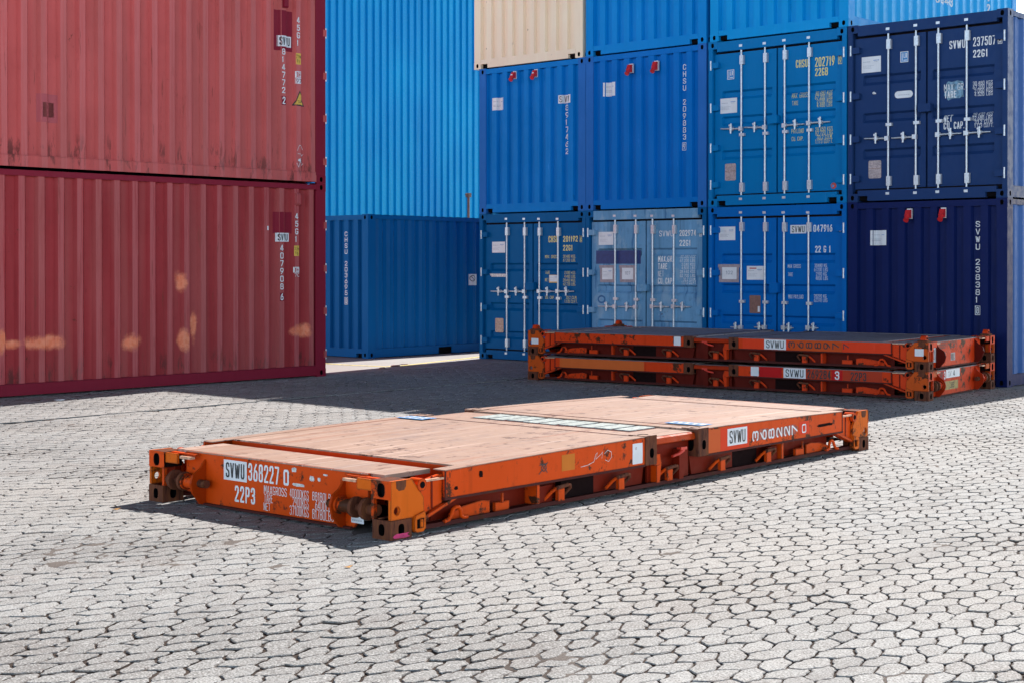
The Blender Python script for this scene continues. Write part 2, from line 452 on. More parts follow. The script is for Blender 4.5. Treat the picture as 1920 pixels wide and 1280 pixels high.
def put(items, parent, face, seg=None):
    """print every measured item on a face; each mark becomes a part of its container (or of a door)"""
    T = lambda k: {'y': M['yellow'], 'w': M['white'], 'k': M['black'], 'v': M['white']}[k]
    relief_face = face
    split = []
    for it in items:
        k, t, u0, v0, u1, v1 = it
        if k in ('y', 'w', 'k') and ' ' in t:
            tot = sum(ADV.get(c, 1.0) for c in t) + .28*(len(t)-1); x = 0
            for w_ in t.split(' '):
                l = sum(ADV.get(c, 1.0) for c in w_) + .28*(len(w_)-1)
                split.append((k, w_, u0 + (u1-u0)*x/tot, v0, u0 + (u1-u0)*(x+l)/tot, v1)); x += l + .56 + ADV[' ']
        elif k == 'v' and ' ' in t:
            cell = (v1-v0)/(len(t)-.22); x = 0
            for w_ in t.split(' '):
                split.append((k, w_, u0, v1 - cell*(x+len(w_)-.22), u1, v1 - cell*x)); x += len(w_) + 1
        elif k == 'rot' and len(t) > 2:
            cell = (u1-u0)/(len(t)-1.25)
            for j, ch in enumerate(t[1:]): split.append((k, t[0]+ch, u0+cell*j, v0, u0+cell*(j+.75), v1))
        else: split.append(it)
    items = split
    for i, (k, t, u0, v0, u1, v1) in enumerate(items):
        mb = MB(); nm = 'lettering'; sg = seg
        face = relief_face
        if seg is None and face.relief:
            if k in ('y', 'w', 'k', 'yb', 'wb'): sg = .02
            else: face = Face(face.O, face.U, face.V, face.N)
        if k in ('y', 'w', 'k'):
            glyphs_into(mb, face, t, u0, v0, u1, v1, T(k), maxseg=sg)
        elif k == 'v':
            glyphs_into(mb, face, t, u0, v0, u1, v1, M['white'], vertical=True, maxseg=sg)
        elif k == 'rot':
            glyphs_into(mb, face, t[1:], u0, v0, u1, v1, M['white' if t[0] == 'w' else 'black'], rot=1)
        elif k in ('yb', 'wb'):
            c = M['yellow' if k == 'yb' else 'white']
            outline(mb, face, u0, v0, u1, v1, c, .009, maxseg=sg)
            w, h = u1-u0, v1-v0
            glyphs_into(mb, face, t, u0+w*.24, v0+h*.14, u1-w*.24, v1-h*.14, c, maxseg=sg)
        elif k == 'box':
            nm = 'code_plate'
            rect(mb, face, u0, v0, u1, v1, M['paper'], .002, max(1, int((u1-u0)/.012)) if sg else 1, 1)
            w, h = u1-u0, v1-v0
            glyphs_into(mb, face, t, u0+w*.1, v0+h*.13, u1-w*.1, v1-h*.13, M['black'], t=h*.085, lift=.0035, maxseg=sg)
        elif k in ('stk', 'stk2', 'ystk'):
            nm = 'sticker'; nu = max(1, int((u1-u0)/.012)) if sg else 1
            if k == 'ystk': rect(mb, face, u0, v0, u1, v1, M['labyellow'], .0015); rect(mb, face, u0+.008, v0+.018, u1-.008, v1-.006, M['paper'], .0025)
            else: rect(mb, face, u0, v0, u1, v1, M['paper'], .002, nu, 1)
            if not sg:
                sticker_lines(mb, face, u0, v0, u1, v1, i + int(u0*1000), .0035)
                if k == 'stk2': rect(mb, face, u0+.05, v1-.045, u1-.13, v1-.025, M['redprint'], .004)
            else:
                w, h = u1-u0, v1-v0
                for a, b, y, q in ((.1,.5,.68,'print'),(.62,.88,.68,'blueprint'),(.1,.62,.4,'print'),(.1,.55,.3,'print')):
                    rect(mb, face, u0+a*w, v0+y*h, u0+b*w, v0+(y+.03)*h, M[q], .0038, 12, 1)
        elif k == 'strip': nm = 'tape_strip'; mb.face([face.p(*q) for q in ((u0,v1),(u0+.05,v0),(u1,v0),(u1,v1))], M['pale'])
        elif k in ('tan', 'plate', 'brown'):
            nm = 'data_plate'; c = {'tan': 'tan', 'plate': 'alu', 'brown': 'brown'}[k]
            r = .015
            Lq = [(u0+r,v0),(u1-r,v0),(u1,v0+r),(u1,v1-r),(u1-r,v1),(u0+r,v1),(u0,v1-r),(u0,v0+r)]
            mb.face([face.p(*q, .003) for q in Lq], M[c])
            if k == 'brown': rect(mb, face, u1-.05, v0+.02, u1-.012, v0+.11, M['paper'], .0045)
            else:
                rr = random.Random(i)
                for j in range(9):
                    y = v0 + .02 + j*(v1-v0-.04)/9
                    if j == 5: rect(mb, face, u0+.004, y, u1-.004, y+.006, M['brown'], .0042); continue
                    x = u0+.02
                    while x < u1-.03:
                        l = rr.uniform(.012,.04); rect(mb, face, x, y, min(x+l, u1-.018), y+.007, M['frame'], .0042); x += l+.012
        elif k == 'paper':
            nm = 'document_holder'; w, h = u1-u0, v1-v0
            mb.face([face.p(*q, .006) for q in ((u0+.02,v0),(u1-.02,v0),(u1-.015,v1-.05),(u1,v1-.05),(u1,v1),(u0,v1),(u0,v1-.05),(u0+.015,v1-.05))], M['frame'])
            a0, b0, a1, b1 = u0+w*.19, v0+h*.17, u1-w*.15, v1-h*.16
            rect(mb, face, a0, b0, a1, b1, M['paper'], .008)
            if t: glyphs_into(mb, face, t, a0+(a1-a0)*.26, b0+(b1-b0)*.4, a1-(a1-a0)*.26, b1-(b1-b0)*.3, M['print'], t=.009, lift=.0095)
            else: sticker_lines(mb, face, a0, b0, a1, b1, 5, .0095)
        elif k == 'lr':
            nm = 'inspection_decal'; rect(mb, face, u0, v0, u1, v1, M['lrblue'], .002); outline(mb, face, u0, v0, u1, v1, M['paper'], .009, .003)
            w, h = u1-u0, v1-v0
            glyphs_into(mb, face, t, u0+w*.42, v0+h*.4, u1-w*.16, v1-h*.16, M['paper'], t=.009, lift=.0035)
            rect(mb, face, u0+w*.2, v0+h*.15, u0+w*.28, v1-h*.15, M['paper'], .0035); rect(mb, face, u0+w*.4, v0+h*.15, u1-w*.15, v0+h*.22, M['paper'], .0035)
        elif k == 'pill':
            nm = 'sticker'; h = v1-v0; r = h/2; n = 10
            pts = [(u1-r+r*math.cos(a), v0+r+r*math.sin(a)) for a in [math.pi*(j/n-.5) for j in range(n+1)]] + [(u0+r-r*math.cos(a), v0+r+r*math.sin(a)) for a in [math.pi*(.5-j/n) for j in range(n+1)]]
            mb.face([face.p(*q) for q in pts], M['paper']); 
            for j in range(6): rect(mb, face, u0+.06+j*.03, v0+.04, u0+.08+j*.03, v0+.05, M['print'], .003)
        elif k == 'blob': nm = 'foam_blob'; mb.tube([face.p((u0+u1)/2-.02,(v0+v1)/2,.0), face.p((u0+u1)/2,(v0+v1)/2,.012), face.p((u0+u1)/2+.03,(v0+v1)/2-.01,.0)], [.012,.022,.008], M['paper'])
        elif k == 'dot':
            nm = 'round_decal'; cu, cv, r = (u0+u1)/2, (v0+v1)/2, (u1-u0)/2
            pts = [(cu+r*math.cos(a), cv+r*math.sin(a)) for a in [2*math.pi*j/20 for j in range(20)]]
            mb.face([face.p(*q) for q in pts], M['redprint'])
            mb.face([face.p(cu+(q[0]-cu)*.45-.012, cv+(q[1]-cv)*.45-.004, .0035) for q in pts], M['blueprint'])
        elif k == 'ring':
            nm = 'ring_mark'; Lp, Rp = ribbon([((u0+u1)/2+.07*math.cos(a), (v0+v1)/2+.055*math.sin(a)) for a in [2*math.pi*j/24 for j in range(24)]], 1, .03)
            Lp.append(Lp[0]); Rp.append(Rp[0]); mb.grid([[face.p(*q) for q in Rp], [face.p(*q) for q in Lp]], M['ringblue'])
        elif k == 'tape': nm = 'tape_patch'; ragged(mb, face, u0, v0, u1, v1, M['sky_tape'], .0015, 14, .1)
        elif k in ('sign',):
            nm = 'warning_sign'; nu = max(1, int((u1-u0)/.012)) if sg else 1
            rect(mb, face, u0, v0, u1, v1, M['paper'], .003, nu, 1); w, h = u1-u0, v1-v0
            Lp, Rp = ribbon([(u0+w*.38+.24*w*math.cos(a), v0+h*.62+.24*w*math.sin(a)) for a in [2*math.pi*j/20 for j in range(20)]], 1, .012, .012 if sg else None)
            Lp.append(Lp[0]); Rp.append(Rp[0]); mb.grid([[face.p(*q, .0045) for q in Rp], [face.p(*q, .0045) for q in Lp]], M['redprint' if t == 'red' else 'black'])
            Lp, Rp = ribbon([(u0+w*.22, v0+h*.62+.17*w), (u0+w*.54, v0+h*.62-.17*w)], 0, .01, .01); mb.grid([[face.p(*q, .005) for q in Rp], [face.p(*q, .005) for q in Lp]], M['redprint' if t == 'red' else 'black'])
            if t != 'red': mb.face([face.p(*q, .0045) for q in ((u0+w*.62,v0+h*.14),(u0+w*.96,v0+h*.14),(u0+w*.79,v0+h*.46))], M['labyellow'])
            else:
                for j in range(5): rect(mb, face, u0+w*(.1+.16*j), v0+h*.08, u0+w*(.2+.16*j), v0+h*.15, M['print'], .0045)
        elif k == 'yel':
            nm = 'height_label'; rect(mb, face, u0, v0, u1, v1, M['labyellow'], .002, 8, 1)
            w, h = u1-u0, v1-v0
            glyphs_into(mb, face, t.split('|')[0], u0+w*.1, v0+h*.58, u1-w*.1, v1-h*.12, M['black'], lift=.0035, maxseg=sg)
            glyphs_into(mb, face, t.split('|')[1], u0+w*.18, v0+h*.12, u1-w*.3, v0+h*.44, M['black'], lift=.0035, maxseg=sg)
        elif k == 'icbox':
            nm = 'class_mark'; w, h = u1-u0, v1-v0
            outline(mb, face, u0, v0+h*.45, u1, v1, M['white'], .011, maxseg=sg)
            outline(mb, face, u0+w*.34, v0+h*.55, u1-.018, v1-h*.1, M['white'], .008, maxseg=sg)
            glyphs_into(mb, face, 'I', u0+.012, v0+h*.55, u0+w*.3, v1-h*.1, M['white'], maxseg=sg)
            glyphs_into(mb, face, 'C', u0+w*.47, v0+h*.62, u1-w*.2, v1-h*.18, M['white'], lift=.003, maxseg=sg)
            if t == '97': rect(mb, face, u0, v0, u1, v0+h*.43, M['white'], .002, 8, 1)
            glyphs_into(mb, face, t, u0+w*.12, v0+h*.06, u1-w*.1, v0+h*.38, M['darkred' if t == '97' else 'white'], lift=.0035, maxseg=sg)
        elif k == 'tri':
            nm = 'warning_sign'; cu = (u0+u1)/2
            def tri(s, m, l):
                cv = v0+(v1-v0)*.36
                P3 = [(u0,v0),(u1,v0),(cu,v1)]; P3 = [(cu+(a-cu)*s, cv+(b-cv)*s) for a, b in P3]
                rows = []
                for j in range(13):
                    f = j/12; a = (P3[0][0]+(P3[2][0]-P3[0][0])*f, P3[0][1]+(P3[2][1]-P3[0][1])*f); b = (P3[1][0]+(P3[2][0]-P3[1][0])*f, a[1])
                    rows.append([face.p(a[0]+(b[0]-a[0])*i/14, a[1], l) for i in range(15)])
                mb.grid(rows, m)
            tri(1, M['black'], .003); tri(.78, M['labyellow'], .005)
            for j in range(3): rect(mb, face, cu-.04+.03*j, v0+.07, cu-.02+.03*j, v0+.078, M['black'], .0065, 2, 1); 
            for j in range(2): rect(mb, face, cu-.03+.03*j, v0+.05, cu-.01+.03*j, v0+.058, M['black'], .0065, 2, 1)
        elif k == 'chalk':
            nm = 'chalk_scribble'; r = random.Random(3)
            for sgm in ([(.1,.75),(.35,1),(.75,.95),(.9,.8)], [(.15,.62),(.6,.6),(.8,.55),(.95,.62),(.5,.4),(.3,.38)], [(.05,.2),(.25,.02),(.45,.3),(.6,.05),(.95,.2)], [(.3,.35),(.5,.3),(.75,.12)]):
                q = [(u0+a*(u1-u0), v0+b*(v1-v0)) for a, b in sgm]
                Lp, Rp = ribbon(q, 0, .006, .015); mb.grid([[face.p(*z, .003) for z in Rp], [face.p(*z, .003) for z in Lp]], M['white'])
            ragged(mb, face, u0+.03, v0+.09, u0+.09, v0+.13, M['white'], .003)
        elif k == 'tick': nm = 'paint_tick'; rect(mb, face, u0, v0, u1, v1, M['white'], .002)
        elif k.startswith('patch:'):
            nm = 'repainted_patch'; rect(mb, face, u0, v0, u1, v1, M[k[6:]], .0012, max(1, int((u1-u0)/.012)) if sg else 1, max(1, int((v1-v0)/.03)) if (face.relief and not sg) else 1)
        elif k.startswith('lab:'):
            nm = 'label'; ragged(mb, face, u0, v0, u1, v1, M[k[4:]], .0016, 44, .07, i)
        elif k.startswith('rag:'):
            nm = 'worn_patch'; ragged(mb, face, u0, v0, u1, v1, M[k[4:]], .0016, 22, .3, i)
        elif k == 'vent':
            nm = 'vent'; c = M[t]
            a, b = face.p(u0, v0, 0), face.p(u1, v1, 0)
            O = face.O; U, V, Nn = face.U, face.V, face.N
            d0 = -(face.relief((u0+u1)/2, v0) if face.relief else 0)
            pr = [(v0, d0-.01), (v0, d0+.035), (v0+.02, d0+.05), (v1-.02, d0+.05), (v1, d0+.035), (v1, d0-.01)]
            rows = [[O+U*uu+V*vv+Nn*dd for vv, dd in pr] for uu in (u0, u1)]
            mb.grid(rows, c); mb.face([O+U*u0+V*vv+Nn*dd for vv, dd in pr], c); mb.face([O+U*u1+V*vv+Nn*dd for vv, dd in pr][::-1], c)
        elif k == 'socket':
            nm = 'power_socket'
            w, h = u1-u0, v1-v0; cu = u0 + w*.62
            def P(u, v, n): return face.O + face.U*u + face.V*v + face.N*n
            bw = .075
            # white back plate, then a red housing that leans out at its foot, and a round lid
            rows = [[P(cu-bw/2,v0+.02,n), P(cu+bw/2,v0+.02,n), P(cu+bw/2,v1,n), P(cu-bw/2,v1,n)] for n in (-.03,.012)]
            mb.grid(rows, M['paper'], False, True); mb.face(rows[1], M['paper'])
            prof = [(.012,v1-.015),(.055,v1-.02),(.085,v0+h*.5),(.10,v0+h*.42),(.085,v0+.03),(.012,v0+.03)]
            a = [P(cu-bw*.46,v,n) for n, v in prof]; b2 = [P(cu+bw*.46,v,n) for n, v in prof]
            mb.grid([a, b2], M['cee'], False, True); mb.face(a, M['cee']); mb.face(b2[::-1], M['cee'])
            mb.cyl(P(cu,v0+h*.33,.07), P(cu,v0+h*.02,.115), .034, M['cee'])
            mb.cyl(P(cu,v0+h*.05,.105), P(cu,v0-.005,.12), .039, M['cee'])
            rect(mb, face, cu-.02, v0+h*.5, cu+.02, v0+h*.62, M['paper'], .09)
        else:
            continue
        if mb.v: mb.build(nm, parent)

# ------------------------------------------------------------------ shipping containers
def corr(pitch, outer, slope, depth, off=0.0):
    inner = pitch - outer - 2*slope
    def f(s, v=0):
        x = (s - off) % pitch
        if x < outer: return 0.0
        x -= outer
        if x < slope: return depth*x/slope
        x -= slope
        if x < inner: return depth
        return depth*(1 - (x-inner)/slope)
    def brk(a, b):
        pts = [a]; k = math.floor((a-off)/pitch) - 1
        while off + k*pitch < b:
            for q in (0, outer, outer+slope, outer+slope+inner):
                s_ = off + k*pitch + q
                if a + .004 < s_ < b - .004: pts.append(s_)
            k += 1
        return pts + [b]
    return f, brk

CASTMESH = {}
def casting_mesh(mat):
    # 0.162 wide (x), 0.178 deep (y), 0.118 high, oval holes on the four sides and on top; centred on its own base
    if mat.name in CASTMESH: return CASTMESH[mat.name]
    mb = MB(); a, b, h = .081, .089, .118
    mb.hole_face((-a,-b,0),(1,0,0),(0,0,1),(0,-1,0),2*a,h,(a,h*.5,.026,.036),mat,M['hole'])
    mb.hole_face((a,b,0),(-1,0,0),(0,0,1),(0,1,0),2*a,h,(a,h*.5,.026,.036),mat,M['hole'])
    mb.hole_face((a,-b,0),(0,1,0),(0,0,1),(1,0,0),2*b,h,(b,h*.5,.026,.036),mat,M['hole'])
    mb.hole_face((-a,b,0),(0,-1,0),(0,0,1),(-1,0,0),2*b,h,(b,h*.5,.026,.036),mat,M['hole'])
    mb.hole_face((-a,-b,h),(1,0,0),(0,1,0),(0,0,1),2*a,2*b,(a,b,.032,.06),mat,M['hole'])
    mb.face([(-a,b,0),(a,b,0),(a,-b,0),(-a,-b,0)], mat)
    CASTMESH[mat.name] = mb.mesh('corner_casting')
    return CASTMESH[mat.name]

ENDF, ENDB = corr(.25, .108, .022, .056, .045)
def side_relief(L, off=0.0): return corr(.278, .086, .052, .036, off)

def bar_handle(mb, x, z0, z1, dirn, y, rot=0):
    g = M['galv']
    mb.cyl((x, y, z0), (x, y, z1), .0145, g)
    for z, s in ((z1-.02, 1), (z0+.02, -1)):
        mb.box(x-.028, x+.028, y-.024, y+.018, z-.018, z+.018, g)
        mb.box(x-.042, x+.042, y-.016, y+.012, z+s*.018-.006, z+s*.018+.006, g)
        mb.box(x-.022, x+.022, y+.01, y+.04, z-.03, z+.03, g)
    for z in (z1-.24, z0+.20):
        mb.box(x-.022, x+.045, y-.02, y+.032, z-.07, z+.07, g)
        mb.box(x+.020, x+.038, y-.028, y-.02, z-.055, z+.055, g)
    zm = z0 + (z1-z0)*.42
    mb.box(x-.03, x+.06, y-.02, y+.03, zm-.022, zm+.022, g)

def make_container(label, cat, mat, loc, rz, W=2.438, L=6.058, H=2.591, front='end', marks=(), side_marks=(), group=None,
                   postmat=None, bands=(1.66,1.26,.73), rods=None, handles=None, lock=(1.11,1.237,1.29,1.363), side_off=0.0, srel=None,
                   backdoor=False, pockets=True, doormat=None, panelmat=None, sidepanelmat=None, railmat=None, railgap=0.0):
    root = empty('shipping_container', loc, rz)
    tag(root, label, cat, group)
    pm = postmat or mat; pan = panelmat or mat; spm = sidepanelmat or pan; rm = railmat or mat
    cm = casting_mesh(pm)
    for x in (.081, W-.081):
        for y in (.089, L-.089):
            for z in (0, H-.118): link('corner_casting', cm, root, (x, y, z))
    for x, s in ((0, 1), (W, -1)):
        for y, q in ((0, 1), (L, -1)):
            mb = MB()
            pts = [(x+s*.003,y+q*.003),(x+s*.078,y+q*.003),(x+s*.078,y+q*.19),(x+s*.003,y+q*.19)] if front == 'door' and q > 0 else [(x+s*.003,y+q*.003),(x+s*.157,y+q*.003),(x+s*.157,y+q*.05),(x+s*.10,y+q*.062),(x+s*.10,y+q*.13),(x+s*.045,y+q*.19),(x+s*.003,y+q*.19)]
            if s*q < 0: pts = pts[::-1]
            mb.prism(pts, 'z', .118, H-.118, pm); mb.build('corner_post', root)
    # side rails, roof rails
    for x, s in ((0, 1), (W, -1)):
        mb = MB(); xs = sorted((x+s*.004, x+s*.05))
        ys = [.178, L-.178]
        if L < 7 and pockets:
            c = L/2
            segs = [(.178, c-1.205), (c-.845, c+.845), (c+1.205, L-.178)]
            for a, b in segs: mb.box(xs[0], xs[1], a, b, .013, .162, rm)
            for yc in (c-1.025, c+1.025):
                mb.box(xs[0], xs[1], yc-.18, yc+.18, .135, .162, rm)
                mb.box(min(x+s*.02, x+s*.3), max(x+s*.02, x+s*.3), yc-.18, yc+.18, .02, .128, M['hole'])
        else: mb.box(xs[0], xs[1], .178, L-.178, .013+railgap, .162, rm)
        xs2 = sorted((x+s*.007, x+s*.10)); 
        mb.box(xs2[0], xs2[1], .178, L-.178, .1645, .172, rm)
        mb.build('bottom_rail', root)
        mb = MB(); xs = sorted((x+s*.004, x+s*.065)); mb.box(xs[0], xs[1], .178, L-.178, H-.085-railgap, H-.012-railgap, rm); mb.build('top_rail', root)
    # corrugated sides
    sf, sb = srel or side_relief(L, side_off)
    for x, s in ((0, 1), (W, -1)):
        mb = MB(); ys = sb(.16, L-.16)
        a = [(x+s*(.018+sf(y)), y, .165) for y in ys]; b = [(x+s*(.018+sf(y)), y, H-.07-railgap) for y in ys]
        mb.grid([a, b] if s < 0 else [b, a], spm); mb.build('side_panel', root)
    # roof (cross corrugated) and floor
    rf, rb = corr(.209, .091, .02, .02, .05)
    mb = MB(); ys = rb(.16, L-.16)
    mb.grid([[(.03, y, H-.004-railgap-rf(y)) for y in ys], [(W-.03, y, H-.004-railgap-rf(y)) for y in ys]], rm); mb.build('roof_panel', root)
    mb = MB(); mb.box(.05, W-.05, .07, L-.07, .125, .16, M['hole']); mb.build('floor', root)
    # ends
    def beams(y0, s):
        for nm, za, zb in (('bottom_beam', .012, .165), ('top_beam', H-.165 if front == 'door' and s > 0 else H-.10, H-.012)):
            mb = MB(); ya, yb = sorted((y0+s*.004, y0+s*.09))
            if nm == 'bottom_beam' and L < 7:
                mb.prism([(.162,.085),(.32,.085),(.32,za),(W-.32,za),(W-.32,.085),(W-.162,.085),(W-.162,zb),(.162,zb)], 'y', ya, yb, mat)
                for a, b in ((.165,.32),(W-.32,W-.165)): mb.box(a, b, min(y0+s*.06,y0+s*.3), max(y0+s*.06,y0+s*.3), .02, .083, M['hole'])
            else: mb.box(.162, W-.162, ya, yb, za, zb, mat)
            mb.build(nm, root)
    beams(0, 1); beams(L, -1)
    def endpanel(y0, s):
        mb = MB(); xs = ENDB(.14, W-.14)
        a = [(x, y0+s*(.014+ENDF(x)), .155) for x in xs]; b = [(x, y0+s*(.014+ENDF(x)), H-.09) for x in xs]
        mb.grid([a, b], pan); mb.build('end_panel', root)
    endpanel(L, -1)
    fface = Face((0, .014, 0), (1,0,0), (0,0,1), (0,-1,0), lambda u, v: ENDF(u))
    if front == 'end':
        endpanel(0, 1)
        put(marks, root, fface, .012)
    else:
        dm = doormat or mat
        yd = .062; xm = W/2; z0, z1 = .188, H-.196
        mb = MB()   # rubber seal behind and between the doors
        mb.box(.079, W-.079, yd+.050, yd+.09, .166, H-.166, M['gasket']); mb.build('door_gasket', root)
        bd = [(b-.0, b+.15) for b in bands]
        def zrel(u, v):
            for a, b in bd:
                if a <= v <= b:
                    return .045*min(1, (v-a)/.045, (b-v)/.03)
            return 0.0
        for k, (xa, xb) in enumerate(((.088, xm-.014), (xm+.014, W-.088))):
            mb = MB()
            xi = (xa+.13, xb-.075) if k == 0 else (xa+.075, xb-.13)
            zs = [z0]
            for a, b in sorted(bd): zs += [a, a+.045, b-.03, b]
            zs.append(z1)
            xs = [xa, xi[0], xi[0]+.02, xi[1]-.02, xi[1], xb]
            rows = []
            for z in zs:
                d = zrel(0, z)
                rows.append([(x, yd + (d if 1 < i < 4 else 0), z) for i, x in enumerate(xs)])
            mb.grid(rows, dm)
            e = [(xa,yd,z0),(xb,yd,z0),(xb,yd,z1),(xa,yd,z1)]
            mb.grid([e, [(x, yd+.05, z) for x, y, z in e]], dm, False, True)
            door = mb.build('door', root)
            for j in range(2):
                i = k*2 + j
                x, za, _, zb = rods[i]
                mr = MB(); bar_handle(mr, x, za, zb, 1, .026); mr.build('locking_rod', door)
                h0, hz0, h1, hz1 = handles[i]
                mh = MB(); y = .012
                zl, zr = (hz0, hz1)
                mh.tube([(h0, y, hz0), (h1, y, hz1)], [.009, .016] if k == 0 else [.016, .009], M['galv'], 8)
                xc = h0 + (h1-h0)*(.52 if k == 0 else .55); zc = hz0 + (hz1-hz0)*.5
                mh.box(xc-.022, xc+.022, y-.02, y+.045, zc-.028, zc+.028, M['galv'])
                mh.cyl((xc-.004, y-.012, zc-.075), (xc+.004, y-.012, zc+.08), .014, M['galv'], 10)
                mh.cyl((xc-.012, y-.03, zc+.05), (xc-.012, y+.02, zc+.05), .017, M['galv'], 10)
                xe = h1 if k == 0 else h0
                mh.box(xe-.035, xe+.03, y-.016, y+.03, (hz1 if k == 0 else hz0)-.032, (hz1 if k == 0 else hz0)+.032, M['galv'])
                mh.build('door_handle', door)
            for zz in (.34, .92, 1.55, 2.22):
                mb2 = MB(); xe = xa if k == 0 else xb; s = -1 if k == 0 else 1
                a, b = sorted((xe - s*.10, xe + s*.055))
                mb2.cbox(a, b, -.004, yd+.003, zz-.045, zz+.045, dm, .012)
                mb2.cyl((xe + s*.04, .0, zz-.075), (xe + s*.04, .0, zz+.075), .014, M['galv'], 8)
                mb2.build('hinge', door)
            df = Face((0, yd, 0), (1,0,0), (0,0,1), (0,-1,0), lambda u, v, xi=xi: zrel(u, v) if xi[0] < u < xi[1] else 0)
            fit = lambda q: (q[0], q[1], q[2]-max(0, q[4]-W+.105), q[3], q[4]-max(0, q[4]-W+.105), q[5])
            put([fit(q) for q in marks if (q[2]+q[4])/2 > xa-.05 and (q[2]+q[4])/2 < xb+.05 and not q[0].startswith('post')], door, df, None)
        mb = MB(); mb.cbox(lock[0], lock[2], -.045, .05, lock[1], lock[3], dm, .012); mb.build('lock_box', root)
        mb = MB(); mb.face([(xm-.012,yd-.001,H-.17),(xm+.012,yd-.001,H-.17),(xm+.05,yd-.001,H-.15),(xm-.05,yd-.001,H-.15)], M['gasket'])
    if backdoor:
        for x, s in ((0, -1), (W, 1)):
            for zz in (.33, .98, 1.62, 2.27):
                mb = MB(); mb.box(min(x-s*.10, x+s*.006), max(x-s*.10, x+s*.006), L-.05, L+.012, zz-.05, zz+.05, mat)
                mb.cyl((x-s*.012, L+.008, zz-.075), (x-s*.012, L+.008, zz+.075), .014, M['galv'], 8); mb.build('hinge', root)
    if side_marks:
        rface = Face((W-.018, 0, 0), (0,1,0), (0,0,1), (1,0,0), lambda u, v: sf(u))
        put(side_marks, root, rface, .012)
    return root

